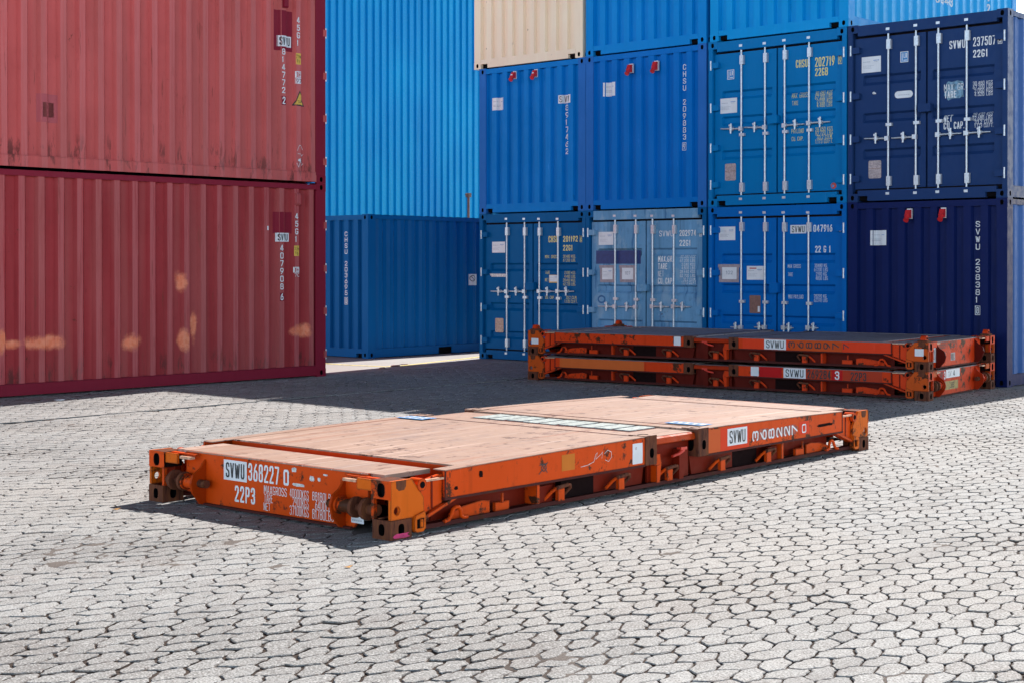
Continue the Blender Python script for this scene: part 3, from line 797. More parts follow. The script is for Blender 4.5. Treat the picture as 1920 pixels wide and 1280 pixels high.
# ------------------------------------------------------------------ folded flat racks
def make_flatrack(label, loc, rz, mt, camber, marks_end=(), marks_side=(), side='R', hinges=True, end_face_y=.10, group=None, plate_h=.358, strips=True, topz=.372):
    """mt: dict of materials side, deck, beam, rust, dark, plate, rail"""
    W, L = 2.438, 6.058
    root = empty('folded_flat_rack', loc, rz); tag(root, label, 'flat rack', group)
    mir = lambda x, s: x if s > 0 else W - x
    half = lambda y, e: y if e == 0 else L - y
    def bx(mb, s, e, x0, x1, y0, y1, z0, z1, m):
        xa, xb = sorted((mir(x0, s), mir(x1, s))); ya, yb = sorted((half(y0, e), half(y1, e)))
        mb.box(xa, xb, ya, yb, z0, z1, m)
    def pri(mb, s, e, poly, x0, x1, m):      # polygon in (y,z), extruded over x
        xa, xb = sorted((mir(x0, s), mir(x1, s)))
        mb.prism([(half(y, e), z) for y, z in poly], 'x', xa, xb, m)
    top = lambda y: topz + camber*math.sin(math.pi*min(max(y, 0), L)/L)
    # x measured from a side inward: s=+1 -> from x=0, s=-1 -> from x=W ; e=0 near end, e=1 far end
    # ---- base: rails, webs, cross members
    for s in (1, -1):
        mb = MB()
        bx(mb, s, 0, .035, .14, .17, L-.17, .024, .0425, mt['rail'])
        bx(mb, s, 0, .035, .043, .17, L-.17, .0428, .052, mt['rail'])
        mb.build('bottom_rail', root)
        mb = MB()
        bx(mb, s, 0, .15, .165, .5, L-.5, .043, .19, mt['beam'])
        for e in (0, 1):
            # lozenge web plates seen below the folded wall
            pri(mb, s, e, [(.60,.046),(.98,.046),(.98,.125),(.90,.135),(.72,.118),(.60,.085)], .075, .09, mt['side'])
            bx(mb, s, e, .07, .095, 1.03, 1.17, .046, .105, mt['side'])
            bx(mb, s, e, .05, .062, 1.075, 1.09, .1, .165, mt['side'])
            bx(mb, s, e, .04, .15, 1.42, 1.45, .046, .18, mt['side'])
            bx(mb, s, e, .07, .09, 1.47, 1.62, .046, .16, mt['beam'])
            pri(mb, s, e, [(2.12,.046),(2.70,.046),(2.73,.19),(2.12,.19)], .10, .115, mt['beam'])
            bx(mb, s, e, .10, .16, 1.75, 2.12, .0435, .185, mt['dark'])
        mb.build('web_plate', root)
    mb = MB()
    for y in [.75 + .456*k for k in range(11)]: mb.box(.166, W-.166, y-.03, y+.03, .05, .17, mt['dark'])
    mb.box(.9, W-.9, .7, L-.7, .055, .165, mt['dark'])
    mb.build('cross_member', root)
    # ---- middle bay: deck strip, side plates, gussets
    mb = MB()
    ya, yb = 2.62, 3.30
    zt = top(3.0) - .022
    poly = [(.02,zt-.05),(.03,zt-.01),(.05,zt)] + [(W-.05,zt),(W-.03,zt-.01),(W-.02,zt-.05),(W-.04,zt-.06),(W-.06,zt-.03),(.06,zt-.03),(.04,zt-.06)]
    mb.prism(poly, 'y', 2.757, 3.298, mt['front2'])
    mb.box(.05, W-.05, 2.758, 3.297, zt+.0005, zt+.004, mt['deck'])
    mb.build('centre_deck', root)
    if strips:
        mb = MB(); mb.box(.42, W-.37, 2.915, 3.292, zt+.0045, zt+.006, mt['rail']); mb.build('strip_bed', root)
        r = random.Random(4)
        for k in range(9):
            x0 = .42 + k*.183
            mbs = MB(); d = .012
            mbs.box(x0+.014, x0+.166, 2.94+r.uniform(-.012,.012), 3.28-r.uniform(0,.02), zt+.0065, zt+.010+r.uniform(0,.004), mt['strip'])
            mbs.build('grip_strip', root)
    for s in (1, -1):
        mb = MB()
        bx(mb, s, 0, .09, .105, 2.757, 3.30, .046, zt-.035, mt['beam'])
        pri(mb, s, 0, [(2.80,.046),(2.84,.046),(2.86,.19),(2.84,.26),(2.80,.26)], .03, .088, mt['side'])
        pri(mb, s, 0, [(3.08,.046),(3.13,.046),(3.19,.19),(3.19,.27),(3.08,.27)], .02, .088, mt['beam'])
        bx(mb, s, 0, .02, .088, 2.757, 2.83, .18, .262, mt['side'])
        mb.build('side_plate', root)
        mb = MB(); x = mir(.0, s); q = 1 if s > 0 else -1
        mb.tube([(x+q*.03, 3.0, .225), (x+q*.02, 3.07, .24), (x+q*.015, 3.13, .262)], [.012,.014,.012], mt['lever'], 8)
        mb.box(*sorted((x+q*.01, x+q*.05)), 3.09, 3.17, .265, .285, mt['lever'])
        mb.build('lock_lever', root)
    # ---- lashing rings: bent bars on small posts, arches near the ends
    for s in (1, -1):
        q = 1 if s > 0 else -1
        for yc in (1.67, 2.36, 2.97, L-2.36, L-1.67):
            mb = MB(); x = mir(.03, s)
            mb.tube([(x+q*.05, yc-.13, .06), (x+q*.02, yc-.08, .115), (x, yc-.05, .14), (x-q*.008, yc-.02, .147), (x-q*.008, yc+.07, .15)], .0125, mt['side'], 8)
            mb.tube([(x-q*.008, yc+.05, .15), (x-q*.008, yc+.085, .148), (x, yc+.10, .13), (x+q*.04, yc+.08, .08)], .0125, mt['rust'], 8)
            mb.tube([(x-q*.010, yc-.06, .142), (x-q*.010, yc+.06, .152)], .0145, mt['rust'], 8)
            bx(mb, s, 0, .028, .055, yc-.035, yc+.035, .046, .138, mt['side'])
            mb.build('lashing_ring', root)
        for e in (0, 1):
            mb = MB(); x = mir(.035, s)
            P = [(.50,.05),(.545,.058),(.57,.09),(.585,.118),(.61,.132),(.64,.128),(.655,.105),(.66,.07),(.68,.058),(.72,.056)]
            mb.tube([(x, half(a, e), z) for a, z in P], .013, mt['side'], 8); mb.build('lashing_ring', root)
    # ---- ends
    cm = casting_mesh(mt['rust'])
    for e in (0, 1):
        for s in (1, -1):
            link('corner_casting', cm, root, (mir(.081, s), half(.089, e), 0))
            # corner plate on the side, with a through hole and a worn notch at its top
            xo = mir(.003, s); q = 1 if s > 0 else -1
            mb = MB()
            ph = plate_h
            outer = [(.004,.121),(.004,ph),(.183,ph),(.287,.235),(.291,.121),(.20,.121)]
            cx, cz, rr_ = .055, .175, .026
            n = 20; inn = [(cx+rr_*math.cos(2*math.pi*k/n), cz+rr_*math.sin(2*math.pi*k/n)) for k in range(n)]
            # ring of points on the plate outline facing the hole
            def hit(a):
                dx, dz = math.cos(a), math.sin(a); best = 9
                m = len(outer)
                for i in range(m):
                    (ax, az), (bx_, bz) = outer[i], outer[(i+1) % m]
                    ex, ez = bx_-ax, bz-az; den = dx*ez - dz*ex
                    if abs(den) < 1e-9: continue
                    t = ((ax-cx)*ez - (az-cz)*ex)/den; u = ((ax-cx)*dz - (az-cz)*dx)/den
                    if t > 0 and -1e-6 <= u <= 1+1e-6: best = min(best, t)
                return (cx+dx*best, cz+dz*best)
            out = [list(hit(2*math.pi*k/n)) for k in range(n)]
            for c_ in outer:
                k = min(range(n), key=lambda i: (out[i][0]-c_[0])**2+(out[i][1]-c_[1])**2); out[k] = list(c_)
            X0, X1 = xo, xo + q*.024
            ringp = lambda pts, X: [(X, half(a, e), z) for a, z in pts]
            mb.grid([ringp(out, X0), ringp(inn, X0), ringp(inn, X1), ringp(out, X1), ringp(out, X0)], mt['plate'], False, True)
            pl = mb.build('corner_plate', root)
            mb = MB()   # worn recess at the plate's top edge + shackle at its lower corner
            nt_ = [(.045,ph-.001),(.05,ph-.045),(.07,ph-.062),(.115,ph-.06),(.13,ph-.04),(.132,ph-.001)]
            mb.prism([(half(a, e), z) for a, z in nt_], 'x', *sorted((X0 - q*.0015, X0 + q*.004)), mt['rust'])
            mb.build('worn_notch', pl); mb = MB()
            mb.prism([(half(a, e), z) for a, z in [(.195,.04),(.215,.025),(.27,.025),(.292,.045),(.292,.125),(.285,.15),(.205,.13),(.195,.10)]], 'x', *sorted((X0 - q*.014, X0 + q*.03)), mt['plate'])
            mb.prism([(half(a, e), z) for a, z in [(.215,.05),(.27,.05),(.275,.11),(.215,.105)]], 'x', *sorted((X0 - q*.0165, X0 + q*.0)), mt['hole'])
            mb.cyl((X0 - q*.02, half(.245, e), .055), (X0 - q*.02, half(.245, e), .105), .012, mt['plate'], 8)
            mb.build('shackle', pl)
            # post: front plate with oval hole, posts, inner parts
            mb = MB()
            hz0, hz1 = .245, ph
            xa = mir(.0, s)
            if e == 0: O, U, Nn = ((0, .002, hz0), (1,0,0), (0,-1,0)) if s > 0 else ((W-.175, .002, hz0), (1,0,0), (0,-1,0))
            else: O, U, Nn = ((.175, L-.002, hz0), (-1,0,0), (0,1,0)) if s > 0 else ((W, L-.002, hz0), (-1,0,0), (0,1,0))
            mb.hole_face(O, U, (0,0,1), Nn, .175, hz1-hz0, (.0875, (hz1-hz0)*.48, .033, .043), mt['side'], mt['hole'], .03)
            bx(mb, s, e, .0275, .175, .003, .17, ph-.012, ph-.001, mt['rust'])      # top of the post
            bx(mb, s, e, .0275, .17, .033, .16, hz0+.002, ph-.0125, mt['dark'])
            bx(mb, s, e, .15, .175, .003, .03, .1195, hz0-.001, mt['side'])     # inner upright
            bx(mb, s, e, .0275, .145, .12, .17, .1195, hz0-.001, mt['beam'])
            mb.build('corner_post', root)
            # pocket plate beside the post
            mb = MB()
            bx(mb, s, e, .178, .312, .012, .03, .285, ph-.004, mt['plate'] if hinges else mt['side'])
            bx(mb, s, e, .20, .30, .03, .095, ph-.05, ph-.04, mt['dark'])
            bx(mb, s, e, .178, .46, .06, .0985, ph-.012, ph-.002, mt['side'])
            bx(mb, s, e, .33, .45, .02, .06, ph-.035, ph-.018, mt['pale'])
            mb.build('pocket_plate', root)
            # side arm between post and folded wall, with the hinge tube
            mb = MB()
            zt2 = top(.47)
            pri(mb, s, e, [(.285,.115),(.478,.178),(.478,zt2-.022),(.285,ph-.035)], .028, .06, mt['side'])
            bx(mb, s, e, .024, .03, .375, .388, .15, zt2-.03, mt['beam'])
            mb.cyl((mir(-.004, s), half(.268, e), .312), (mir(.09, s), half(.268, e), .312), .040, mt['side'], 18)
            mb.cyl((mir(-.0065, s), half(.268, e), .312), (mir(.0, s), half(.268, e), .312), .021, mt['hole'], 14)
            bx(mb, s, e, .004, .028, .275, .47, .325, .338, mt['pale'])
            pri(mb, s, e, [(.292,.088),(.60,.192),(.60,.21),(.292,.112)], .004, .075, mt['side'])
            mb.build('hinge_arm', root)
        # end beam
        mb = MB()
        y0 = end_face_y
        bp = [(.30,.085),(.375,.085),(.435,.02),(W-.435,.02),(W-.375,.085),(W-.30,.085),(W-.30,topz-.002),(.30,topz-.002)]
        ya, yb = sorted((half(y0, e), half(y0+.02, e)))
        mb.prism(bp, 'y', ya, yb, mt['front'])
        ya, yb = sorted((half(y0+.021, e), half(.522, e)))
        mb.box(.176, W-.176, ya, yb, topz-.03, topz-.001, mt['deck'])
        mb.box(.30, W-.30, *sorted((half(y0-.006, e), half(y0-.0005, e))), topz-.008, topz, mt['deck'])
        mb.box(.31, W-.31, *sorted((half(.502, e), half(.52, e))), .06, topz-.031, mt['side'])
        mb.box(.44, W-.44, *sorted((half(y0-.025, e), half(y0-.001, e))), .012, .026, mt['rail'])
        mb.box(.176, W-.176, *sorted((half(y0+.03, e), half(.5, e))), .09, .10, mt['dark'])
        mb.build('end_beam', root)
        # hinge pins and gussets
        for s in (1, -1):
            q = 1 if s > 0 else -1
            gx = mir(.505, s); ax, az = half(.045, e), .165
            mb = MB()
            xa, xb = sorted((gx, gx+q*.018))
            mb.prism([(half(y, e), z) for y, z in [(y0-.001,.325),(.05,.265),(-.012,.225),(-.03,.165),(-.012,.10),(.05,.022),(y0-.001,.014)]], 'x', xa, xb, mt['front2'] if hinges else mt['beam'])
            mb.build('gusset_plate', root)
            if hinges:
                mb = MB()
                mb.cyl((gx+q*.018, ax, az), (gx+q*.095, ax, az), .028, mt['rust'], 14)
                mb.cyl((gx-q*.125, ax, az), (gx-q*.0005, ax, az), .044, mt['side'], 20)
                mb.cyl((gx-q*.02, ax, az), (gx-q*.001, ax, az), .058, mt['side'], 20)
                mb.cyl((gx-q*.14, ax, az), (gx-q*.118, ax, az), .056, mt['side'], 20)
                mb.cyl((gx-q*.165, ax, az), (gx-q*.1405, ax, az), .066, mt['rust'], 20)
                mb.cyl((gx-q*.24, ax, az), (gx-q*.1655, ax, az), .026, mt['rust'], 14)
                mb.cyl((gx-q*.27, ax, az), (gx-q*.2405, ax, az), .070, mt['rust'], 20)
                mb.cyl((gx-q*.345, ax, az), (gx-q*.2705, ax, az), .036, mt['rust'], 14)
                mb.build('hinge_pin', root)
        # ---- folded end wall lying on the base
        mb = MB()
        a0, a1 = .476, 2.612
        K = 8
        prof = [(a0 + (a1-a0)*k/K) for k in range(K+1)]
        for s in (1, -1):
            poly = [(y, .205) for y in prof] + [(y, top(y)-.006) for y in prof[::-1]]
            pri(mb, s, e, poly, .004, .022, mt['side'])
            pri(mb, s, e, [(a0-.003,.19),(a1,.188),(a1,.2045),(a0-.003,.2045)], .0, .09, mt['rail'])
            bx(mb, s, e, .0015, .003, a0-.001, a0+.012, .205, top(a0)-.008, mt['rail'])
            mb.build('side_girder', root); mb = MB()
        rows = []
        ys = [.478] + prof[1:-1] + [2.756]
        for s in (1, -1):
            poly = [(y, top(y)-.0055) for y in ys] + [(y, top(y)) for y in ys[::-1]]
            pri(mb, s, e, poly, .0, .105, mt['deck'])
        ys = [.672] + [.672 + (2.756-.672)*k/K for k in range(1, K+1)]
        poly = [(half(y, e), top(y)-.045) for y in ys] + [(half(y, e), top(y)-.003) for y in ys[::-1]]
        mb.prism(poly, 'x', .1055, W-.1055, mt['deck'])
        mb.box(.15, W-.15, *sorted((half(2.74, e), half(2.7555, e))), .20, top(2.75)-.046, mt['front2'])
        mb.box(.10, W-.10, *sorted((half(.66, e), half(.6715, e))), .20, top(.67)-.010, mt['front2'])
        for j, y in enumerate((.674, 2.60)): mb.box(.12, W-.12, *sorted((half(y, e), half(y+.012, e))), top(y)-.003, top(y)-.0004, mt['rail'] if j else mt['deck'])
        mb.build('folded_end_wall', root)
        for s in (1, -1):
            mb = MB()
            xx = (0.0, .105) if s > 0 else (W-.105, W); zb, zt3 = .195, top(2.69)+.004
            ya, yb = sorted((half(2.614, e), half(2.754, e)))
            h = zt3-zb; xs_ = xx[0] if s > 0 else xx[1]
            xo = xs_ - (0.003 if s > 0 else -0.003); w = yb-ya
            if s > 0: mb.hole_face((xo, yb, zb), (0,-1,0), (0,0,1), (-1,0,0), w, h, (w*.55,h*.40,.026,.036), mt['rust'], mt['hole'])
            else: mb.hole_face((xo, ya, zb), (0,1,0), (0,0,1), (1,0,0), w, h, (w*.55,h*.40,.026,.036), mt['rust'], mt['hole'])
            xi = xx[1] + .05 if s > 0 else xx[0] - .05
            for yy, nn, uu, ox in ((ya, (0,-1,0), (1,0,0), min(xo, xi)), (yb, (0,1,0), (-1,0,0), max(xo, xi))):
                mb.hole_face((ox, yy, zb), uu, (0,0,1), nn, abs(xi-xo), h, (abs(xi-xo)*.5,h*.45,.036,.058), mt['rust'], mt['hole'])
            mb.hole_face((min(xo, xi), ya, zt3), (1,0,0), (0,1,0), (0,0,1), abs(xi-xo), w, (abs(xi-xo)*.5,w*.5,.034,.05), mt['deck'], mt['hole'])
            mb.face([(xo,ya,zb),(xo,yb,zb),(xi,yb,zb),(xi,ya,zb)], mt['rust'])
            mb.build('wall_corner_casting', root)
    # ---- printed marks
    put(marks_end, root, Face((0, end_face_y, 0), (1,0,0), (0,0,1), (0,-1,0)), None)
    if side == 'R': put(marks_side, root, Face((W-.004, 0, 0), (0,1,0), (0,0,1), (1,0,0)), None)
    else: put([(k, t, -a, b, -c, d) for k, t, a, b, c, d in marks_side], root, Face((.004, 0, 0), (0,-1,0), (0,0,1), (-1,0,0)), None)
    return root

MK = {}; DR = {}
MK['A1'] = [('y', 'CHSU', 1.574, 2.064, 1.789, 2.174),
 ('y', '201192', 1.9, 2.071, 2.224, 2.169),
 ('yb', '6', 2.301, 2.061, 2.368, 2.187),
 ('y', '22G1', 1.9, 1.918, 2.106, 2.015),
 ('y', 'MAX. GROSS', 1.496, 1.789, 1.787, 1.844),
 ('y', '30.480 KGS.', 1.9, 1.796, 2.176, 1.846),
 ('y', '67.200 LBS.', 1.9, 1.73, 2.176, 1.781),
 ('y', 'TARE', 1.496, 1.517, 1.603, 1.57),
 ('y', '2.030 KGS.', 1.931, 1.519, 2.176, 1.569),
 ('y', '4.480 LBS.', 1.931, 1.453, 2.176, 1.504),
 ('y', 'NET', 1.496, 1.391, 1.574, 1.444),
 ('y', '28.450 KGS.', 1.903, 1.388, 2.176, 1.438),
 ('y', '62.720 LBS.', 1.903, 1.322, 2.176, 1.373),
 ('ystk', '', 1.586, 1.368, 1.787, 1.502),
 ('y', 'CU. CAP.', 1.499, 1.087, 1.709, 1.138),
 ('y', '33.2 CU.M.', 1.966, 1.092, 2.204, 1.142),
 ('y', '1.170 CU.FT.', 1.932, 1.024, 2.213, 1.078),
 ('stk', '', 0.258, 1.893, 0.569, 2.088),
 ('strip', '', 0.193, 1.463, 0.621, 1.518),
 ('tan', '', 0.334, 0.479, 0.529, 0.729)]
DR['A1'] = ([(0.636, 0.1, 0.636, 2.509), (1.054, 0.1, 1.054, 2.5), (1.392, 0.1, 1.392, 2.493), (1.812, 0.1, 1.812, 2.484)], [(0.27, 1.207, 0.636, 1.207), (0.681, 1.211, 1.054, 1.211), (1.392, 1.219, 1.752, 1.219), (1.812, 1.224, 2.176, 1.224)], (1.128, 1.237, 1.319, 1.371))
MK['B1'] = [('stk', '', 0.233, 2.009, 0.544, 2.227),
 ('patch:navy_repaint', '', 0.178, 1.692, 1.112, 1.915),
 ('paper', '', 0.247, 1.383, 0.584, 1.671),
 ('paper', '107', 0.664, 1.386, 1.013, 1.671),
 ('w', 'SVWU', 1.485, 2.136, 1.758, 2.229),
 ('w', '202974', 1.883, 2.137, 2.205, 2.233),
 ('wb', '3', 2.278, 2.127, 2.344, 2.245),
 ('w', '22G1', 1.883, 1.978, 2.099, 2.074),
 ('w', 'MAX.GR.', 1.46, 1.722, 1.758, 1.82),
 ('w', '30.480 KGS', 1.894, 1.779, 2.186, 1.828),
 ('w', '67.200 LBS', 1.894, 1.72, 2.186, 1.767),
 ('w', 'TARE', 1.46, 1.602, 1.643, 1.698),
 ('w', '2.040 KGS', 1.926, 1.656, 2.186, 1.705),
 ('w', '4.500 LBS', 1.926, 1.601, 2.186, 1.646),
 ('w', 'NET', 1.46, 1.484, 1.574, 1.577),
 ('w', '28.440 KGS', 1.894, 1.542, 2.186, 1.589),
 ('w', '62.700 LBS', 1.894, 1.478, 2.186, 1.527),
 ('w', 'CU. CAP.', 1.46, 1.366, 1.759, 1.464),
 ('w', '33.2 CU.M.', 1.956, 1.419, 2.198, 1.466),
 ('w', '1.173 CU.FT.', 1.926, 1.364, 2.215, 1.415),
 ('ring', 'O', 0.206, 1.028, 0.383, 1.167)]
DR['B1'] = ([(0.606, 0.1, 0.606, 2.511), (1.034, 0.1, 1.034, 2.501), (1.373, 0.1, 1.373, 2.493), (1.794, 0.1, 1.794, 2.484)], [(0.261, 0.983, 0.606, 0.983), (0.678, 0.984, 1.034, 0.984), (1.373, 0.997, 1.714, 0.997), (1.794, 1.004, 2.125, 1.004)], (1.104, 1.242, 1.301, 1.357))
MK['C1'] = [('stk', '', 0.164, 2.06, 0.467, 2.273),
 ('paper', '102', 0.15, 1.401, 0.557, 1.683),
 ('stk2', '', 0.68, 1.442, 0.985, 1.656),
 ('brown', '', 0.73, 0.926, 0.929, 1.202),
 ('box', 'SVWU', 1.454, 2.149, 1.728, 2.277),
 ('w', '047916', 1.853, 2.168, 2.17, 2.273),
 ('w', '6', 2.276, 2.169, 2.325, 2.264),
 ('w', '22 G 1', 1.882, 1.858, 2.142, 1.958),
 ('w', 'MAX GROSS', 1.41, 1.625, 1.636, 1.68),
 ('w', '30480 KG', 1.873, 1.638, 2.08, 1.688),
 ('w', '67200 LBS', 1.867, 1.575, 2.095, 1.629),
 ('w', 'TARE', 1.414, 1.501, 1.5, 1.557),
 ('w', '2190 KG', 1.896, 1.508, 2.077, 1.562),
 ('w', '4830 LBS', 1.892, 1.446, 2.096, 1.5),
 ('w', 'MAX PAYLOAD', 1.422, 1.16, 1.68, 1.22),
 ('w', '28290 KG', 1.864, 1.18, 2.073, 1.23),
 ('w', '62370 LBS', 1.864, 1.116, 2.09, 1.171)]
DR['C1'] = ([(0.598, 0.09, 0.598, 2.508), (1.025, 0.09, 1.025, 2.498), (1.363, 0.09, 1.363, 2.49), (1.787, 0.09, 1.787, 2.48)], [(0.413, 0.703, 0.599, 0.703), (0.844, 0.715, 1.026, 0.715), (1.364, 0.72, 1.54, 0.72), (1.788, 0.731, 1.964, 0.731)], (1.145, 1.247, 1.294, 1.402))
MK['C2'] = [('y', 'CHSU', 1.547, 2.064, 1.749, 2.181),
 ('y', '202719', 1.876, 2.049, 2.204, 2.19),
 ('yb', '9', 2.284, 2.058, 2.353, 2.182),
 ('y', '22GB', 1.877, 1.911, 2.092, 2.028),
 ('y', 'MAX. GROSS', 1.478, 1.607, 1.76, 1.686),
 ('y', '30.480 KGS', 1.882, 1.622, 2.165, 1.684),
 ('y', '67.200 LBS', 1.877, 1.562, 2.165, 1.622),
 ('y', 'TARE', 1.483, 1.5, 1.587, 1.563),
 ('y', '2.030 KGS', 1.908, 1.502, 2.165, 1.56),
 ('y', '4.480 LBS', 1.908, 1.442, 2.165, 1.502),
 ('y', 'PAYLOAD', 1.471, 1.073, 1.683, 1.141),
 ('y', '28.450 KGS', 1.883, 1.078, 2.173, 1.141),
 ('y', '62.720 LBS', 1.883, 1.022, 2.173, 1.085),
 ('y', '33.2 CU.M.', 1.909, 0.961, 2.173, 1.021),
 ('y', 'CU. CAP.', 1.476, 0.96, 1.678, 1.021),
 ('y', '1.173 CU.FT.', 1.883, 0.899, 2.179, 0.962),
 ('lr', 'LR', 0.317, 1.986, 0.444, 2.136),
 ('stk', '', 0.189, 1.459, 0.497, 1.694),
 ('plate', '', 0.277, 0.402, 0.477, 0.667),
 ('dot', '', 2.145, 0.214, 2.237, 0.3)]
DR['C2'] = ([(0.597, 0.086, 0.597, 2.509), (1.024, 0.085, 1.024, 2.502), (1.371, 0.085, 1.371, 2.514), (1.793, 0.085, 1.793, 2.515)], [(0.229, 1.216, 0.597, 1.199), (0.662, 1.213, 1.025, 1.194), (1.371, 1.2005, 1.724, 1.2005), (1.794, 1.21, 2.156, 1.21)], (1.11, 1.237, 1.279, 1.363))
MK['D2'] = [('rag:worn_blue', '', 1.465, 1.37, 1.81, 1.685),
 ('stk', '', 0.196, 1.889, 0.504, 2.121),
 ('lr', 'LR', 0.811, 1.992, 0.935, 2.146),
 ('pill', '', 0.723, 1.48, 1.007, 1.582),
 ('blob', '', 0.362, 1.55, 0.432, 1.618),
 ('plate', '', 0.309, 0.341, 0.512, 0.601),
 ('w', 'SVWU', 1.561, 2.113, 1.796, 2.227),
 ('w', '237507', 1.911, 2.118, 2.237, 2.244),
 ('wb', '3', 2.33, 2.119, 2.394, 2.241),
 ('w', '22G1', 1.911, 1.962, 2.123, 2.067),
 ('w', 'MAX. GR.', 1.482, 1.53, 1.791, 1.621),
 ('w', 'TARE', 1.487, 1.427, 1.666, 1.523),
 ('w', '30.480 KGS', 1.91, 1.576, 2.196, 1.628),
 ('w', '67.200 LBS', 1.91, 1.525, 2.197, 1.576),
 ('w', '2.050 KGS', 1.933, 1.472, 2.197, 1.524),
 ('w', '4.520 LBS', 1.934, 1.423, 2.197, 1.472),
 ('w', 'NET', 1.478, 1.092, 1.604, 1.19),
 ('w', 'CU. CAP.', 1.478, 0.988, 1.785, 1.086),
 ('w', '28.430 KGS', 1.903, 1.143, 2.193, 1.195),
 ('w', '62.680 LBS', 1.903, 1.091, 2.193, 1.143),
 ('w', '33.2 CU.M.', 1.934, 1.036, 2.205, 1.09),
 ('w', '1.173 CU.FT.', 1.935, 0.984, 2.209, 1.036)]
DR['D2'] = ([(0.639, 0.092, 0.639, 2.51), (1.07, 0.088, 1.07, 2.515), (1.411, 0.091, 1.411, 2.515), (1.834, 0.089, 1.834, 2.515)], [(0.263, 0.925, 0.627, 0.909), (0.696, 0.9075, 1.058, 0.9075), (1.412, 0.918, 1.763, 0.918), (1.835, 0.915, 2.186, 0.915)], (1.132, 1.25, 1.323, 1.365))
MK['A2'] = [('stk', '', 0.305, 1.833, 0.563, 2.052),
 ('socket', '', 0.748, 2.331, 0.896, 2.486),
 ('socket', '', 1.232, 2.323, 1.392, 2.479),
 ('box', 'SVW', 1.831, 1.848, 2.096, 1.99),
 ('v', '8917462', 1.948, 0.977, 2.014, 1.822)]
MK['B2'] = [('stk', '', 0.363, 1.896, 0.616, 2.126),
 ('socket', '', 0.844, 2.223, 1.005, 2.393),
 ('socket', '', 1.376, 2.218, 1.509, 2.396),
 ('v', 'CHSU 209883', 1.943, 1.091, 2.004, 2.301),
 ('wb', '9', 1.93, 0.918, 2.008, 1.046)]
MK['D1'] = [('stk', '', 0.365, 1.957, 0.619, 2.174),
 ('socket', '', 0.903, 2.31, 1.032, 2.476),
 ('socket', '', 1.427, 2.311, 1.548, 2.478),
 ('v', 'SVWU 238381', 1.952, 1.145, 2.015, 2.279),
 ('wb', '8', 1.944, 0.974, 2.020, 1.103),
 ('tape', '', 0.04, 1.936, 0.106, 2.022)]

# ------------------------------------------------------------------ ground
def ground_material():
    m, nt, b = new_mat('yard_concrete')
    tc = nt.nodes.new('ShaderNodeTexCoord'); oc = tc.outputs['Object']
    n1 = noise(nt, oc, .35, 5); n2 = noise(nt, oc, 7, 5, .7); n3 = noise(nt, oc, 120, 3, .7)
    c = mix(nt, ramp(nt, n1, .35, .65), (.31,.28,.265), (.37,.345,.33))
    c = mix(nt, ramp(nt, n2, .55, .75, 0, .5), c, (.22,.19,.18))
    c = mix(nt, ramp(nt, n3, .5, .75, 0, .45), c, (.25,.22,.21))
    nt.links.new(c, b.inputs['Base Color']); b.inputs['Roughness'].default_value = .85; b.inputs['Specular IOR Level'].default_value = .25
    return m

def stone_material():
    m, nt, b = new_mat('concrete_paver')
    tc = nt.nodes.new('ShaderNodeTexCoord'); oc = tc.outputs['Object']
    at = nt.nodes.new('ShaderNodeAttribute'); at.attribute_name = 'tone'
    n0 = noise(nt, oc, .28, 4); n1 = noise(nt, oc, 1.3, 4); n2 = noise(nt, oc, 16, 5, .75); n3 = noise(nt, oc, 105, 3, .75)
    c = mix(nt, at.outputs['Fac'], (.19,.182,.176), (.34,.333,.326))
    c = mix(nt, ramp(nt, n0, .42, .68, 0, .55), c, (.35,.318,.292))
    c = mix(nt, ramp(nt, n1, .52, .72, 0, .55), c, (.22,.19,.175))
    c = mix(nt, ramp(nt, n2, .52, .70, 0, .65), c, (.17,.14,.13))
    c = mix(nt, ramp(nt, n3, .52, .62, 0, .85), c, (.10,.088,.083))
    c = mix(nt, ramp(nt, n3, .47, .36, 0, .8), c, (.56,.545,.53))
    nt.links.new(c, b.inputs['Base Color']); b.inputs['Roughness'].default_value = .82; b.inputs['Specular IOR Level'].default_value = .3
    ae = nt.nodes.new('ShaderNodeAttribute'); ae.attribute_name = 'edge'
    ed = ramp(nt, math_(nt, 'ADD', ae.outputs['Fac'], math_(nt, 'MULTIPLY', math_(nt, 'SUBTRACT', n2, .5), 1.8)), .62, 1.25, 0, .6)
    c = mix(nt, ed, c, (.115,.092,.082))
    tyre = noise(nt, mapping(nt, oc, (2.6, .14, 1), (4, 1, 0)), 1.0, 5, .7)
    c = mix(nt, ramp(nt, tyre, .54, .70, 0, .45), c, (.17,.155,.15))
    nt.links.new(c, b.inputs['Base Color'])
    bp = nt.nodes.new('ShaderNodeBump'); bp.inputs['Strength'].default_value = .6; bp.inputs['Distance'].default_value = .008
    nt.links.new(math_(nt, 'ADD', n2, math_(nt, 'MULTIPLY', n3, .5)), bp.inputs['Height']); nt.links.new(bp.outputs[0], b.inputs['Normal'])
    return m

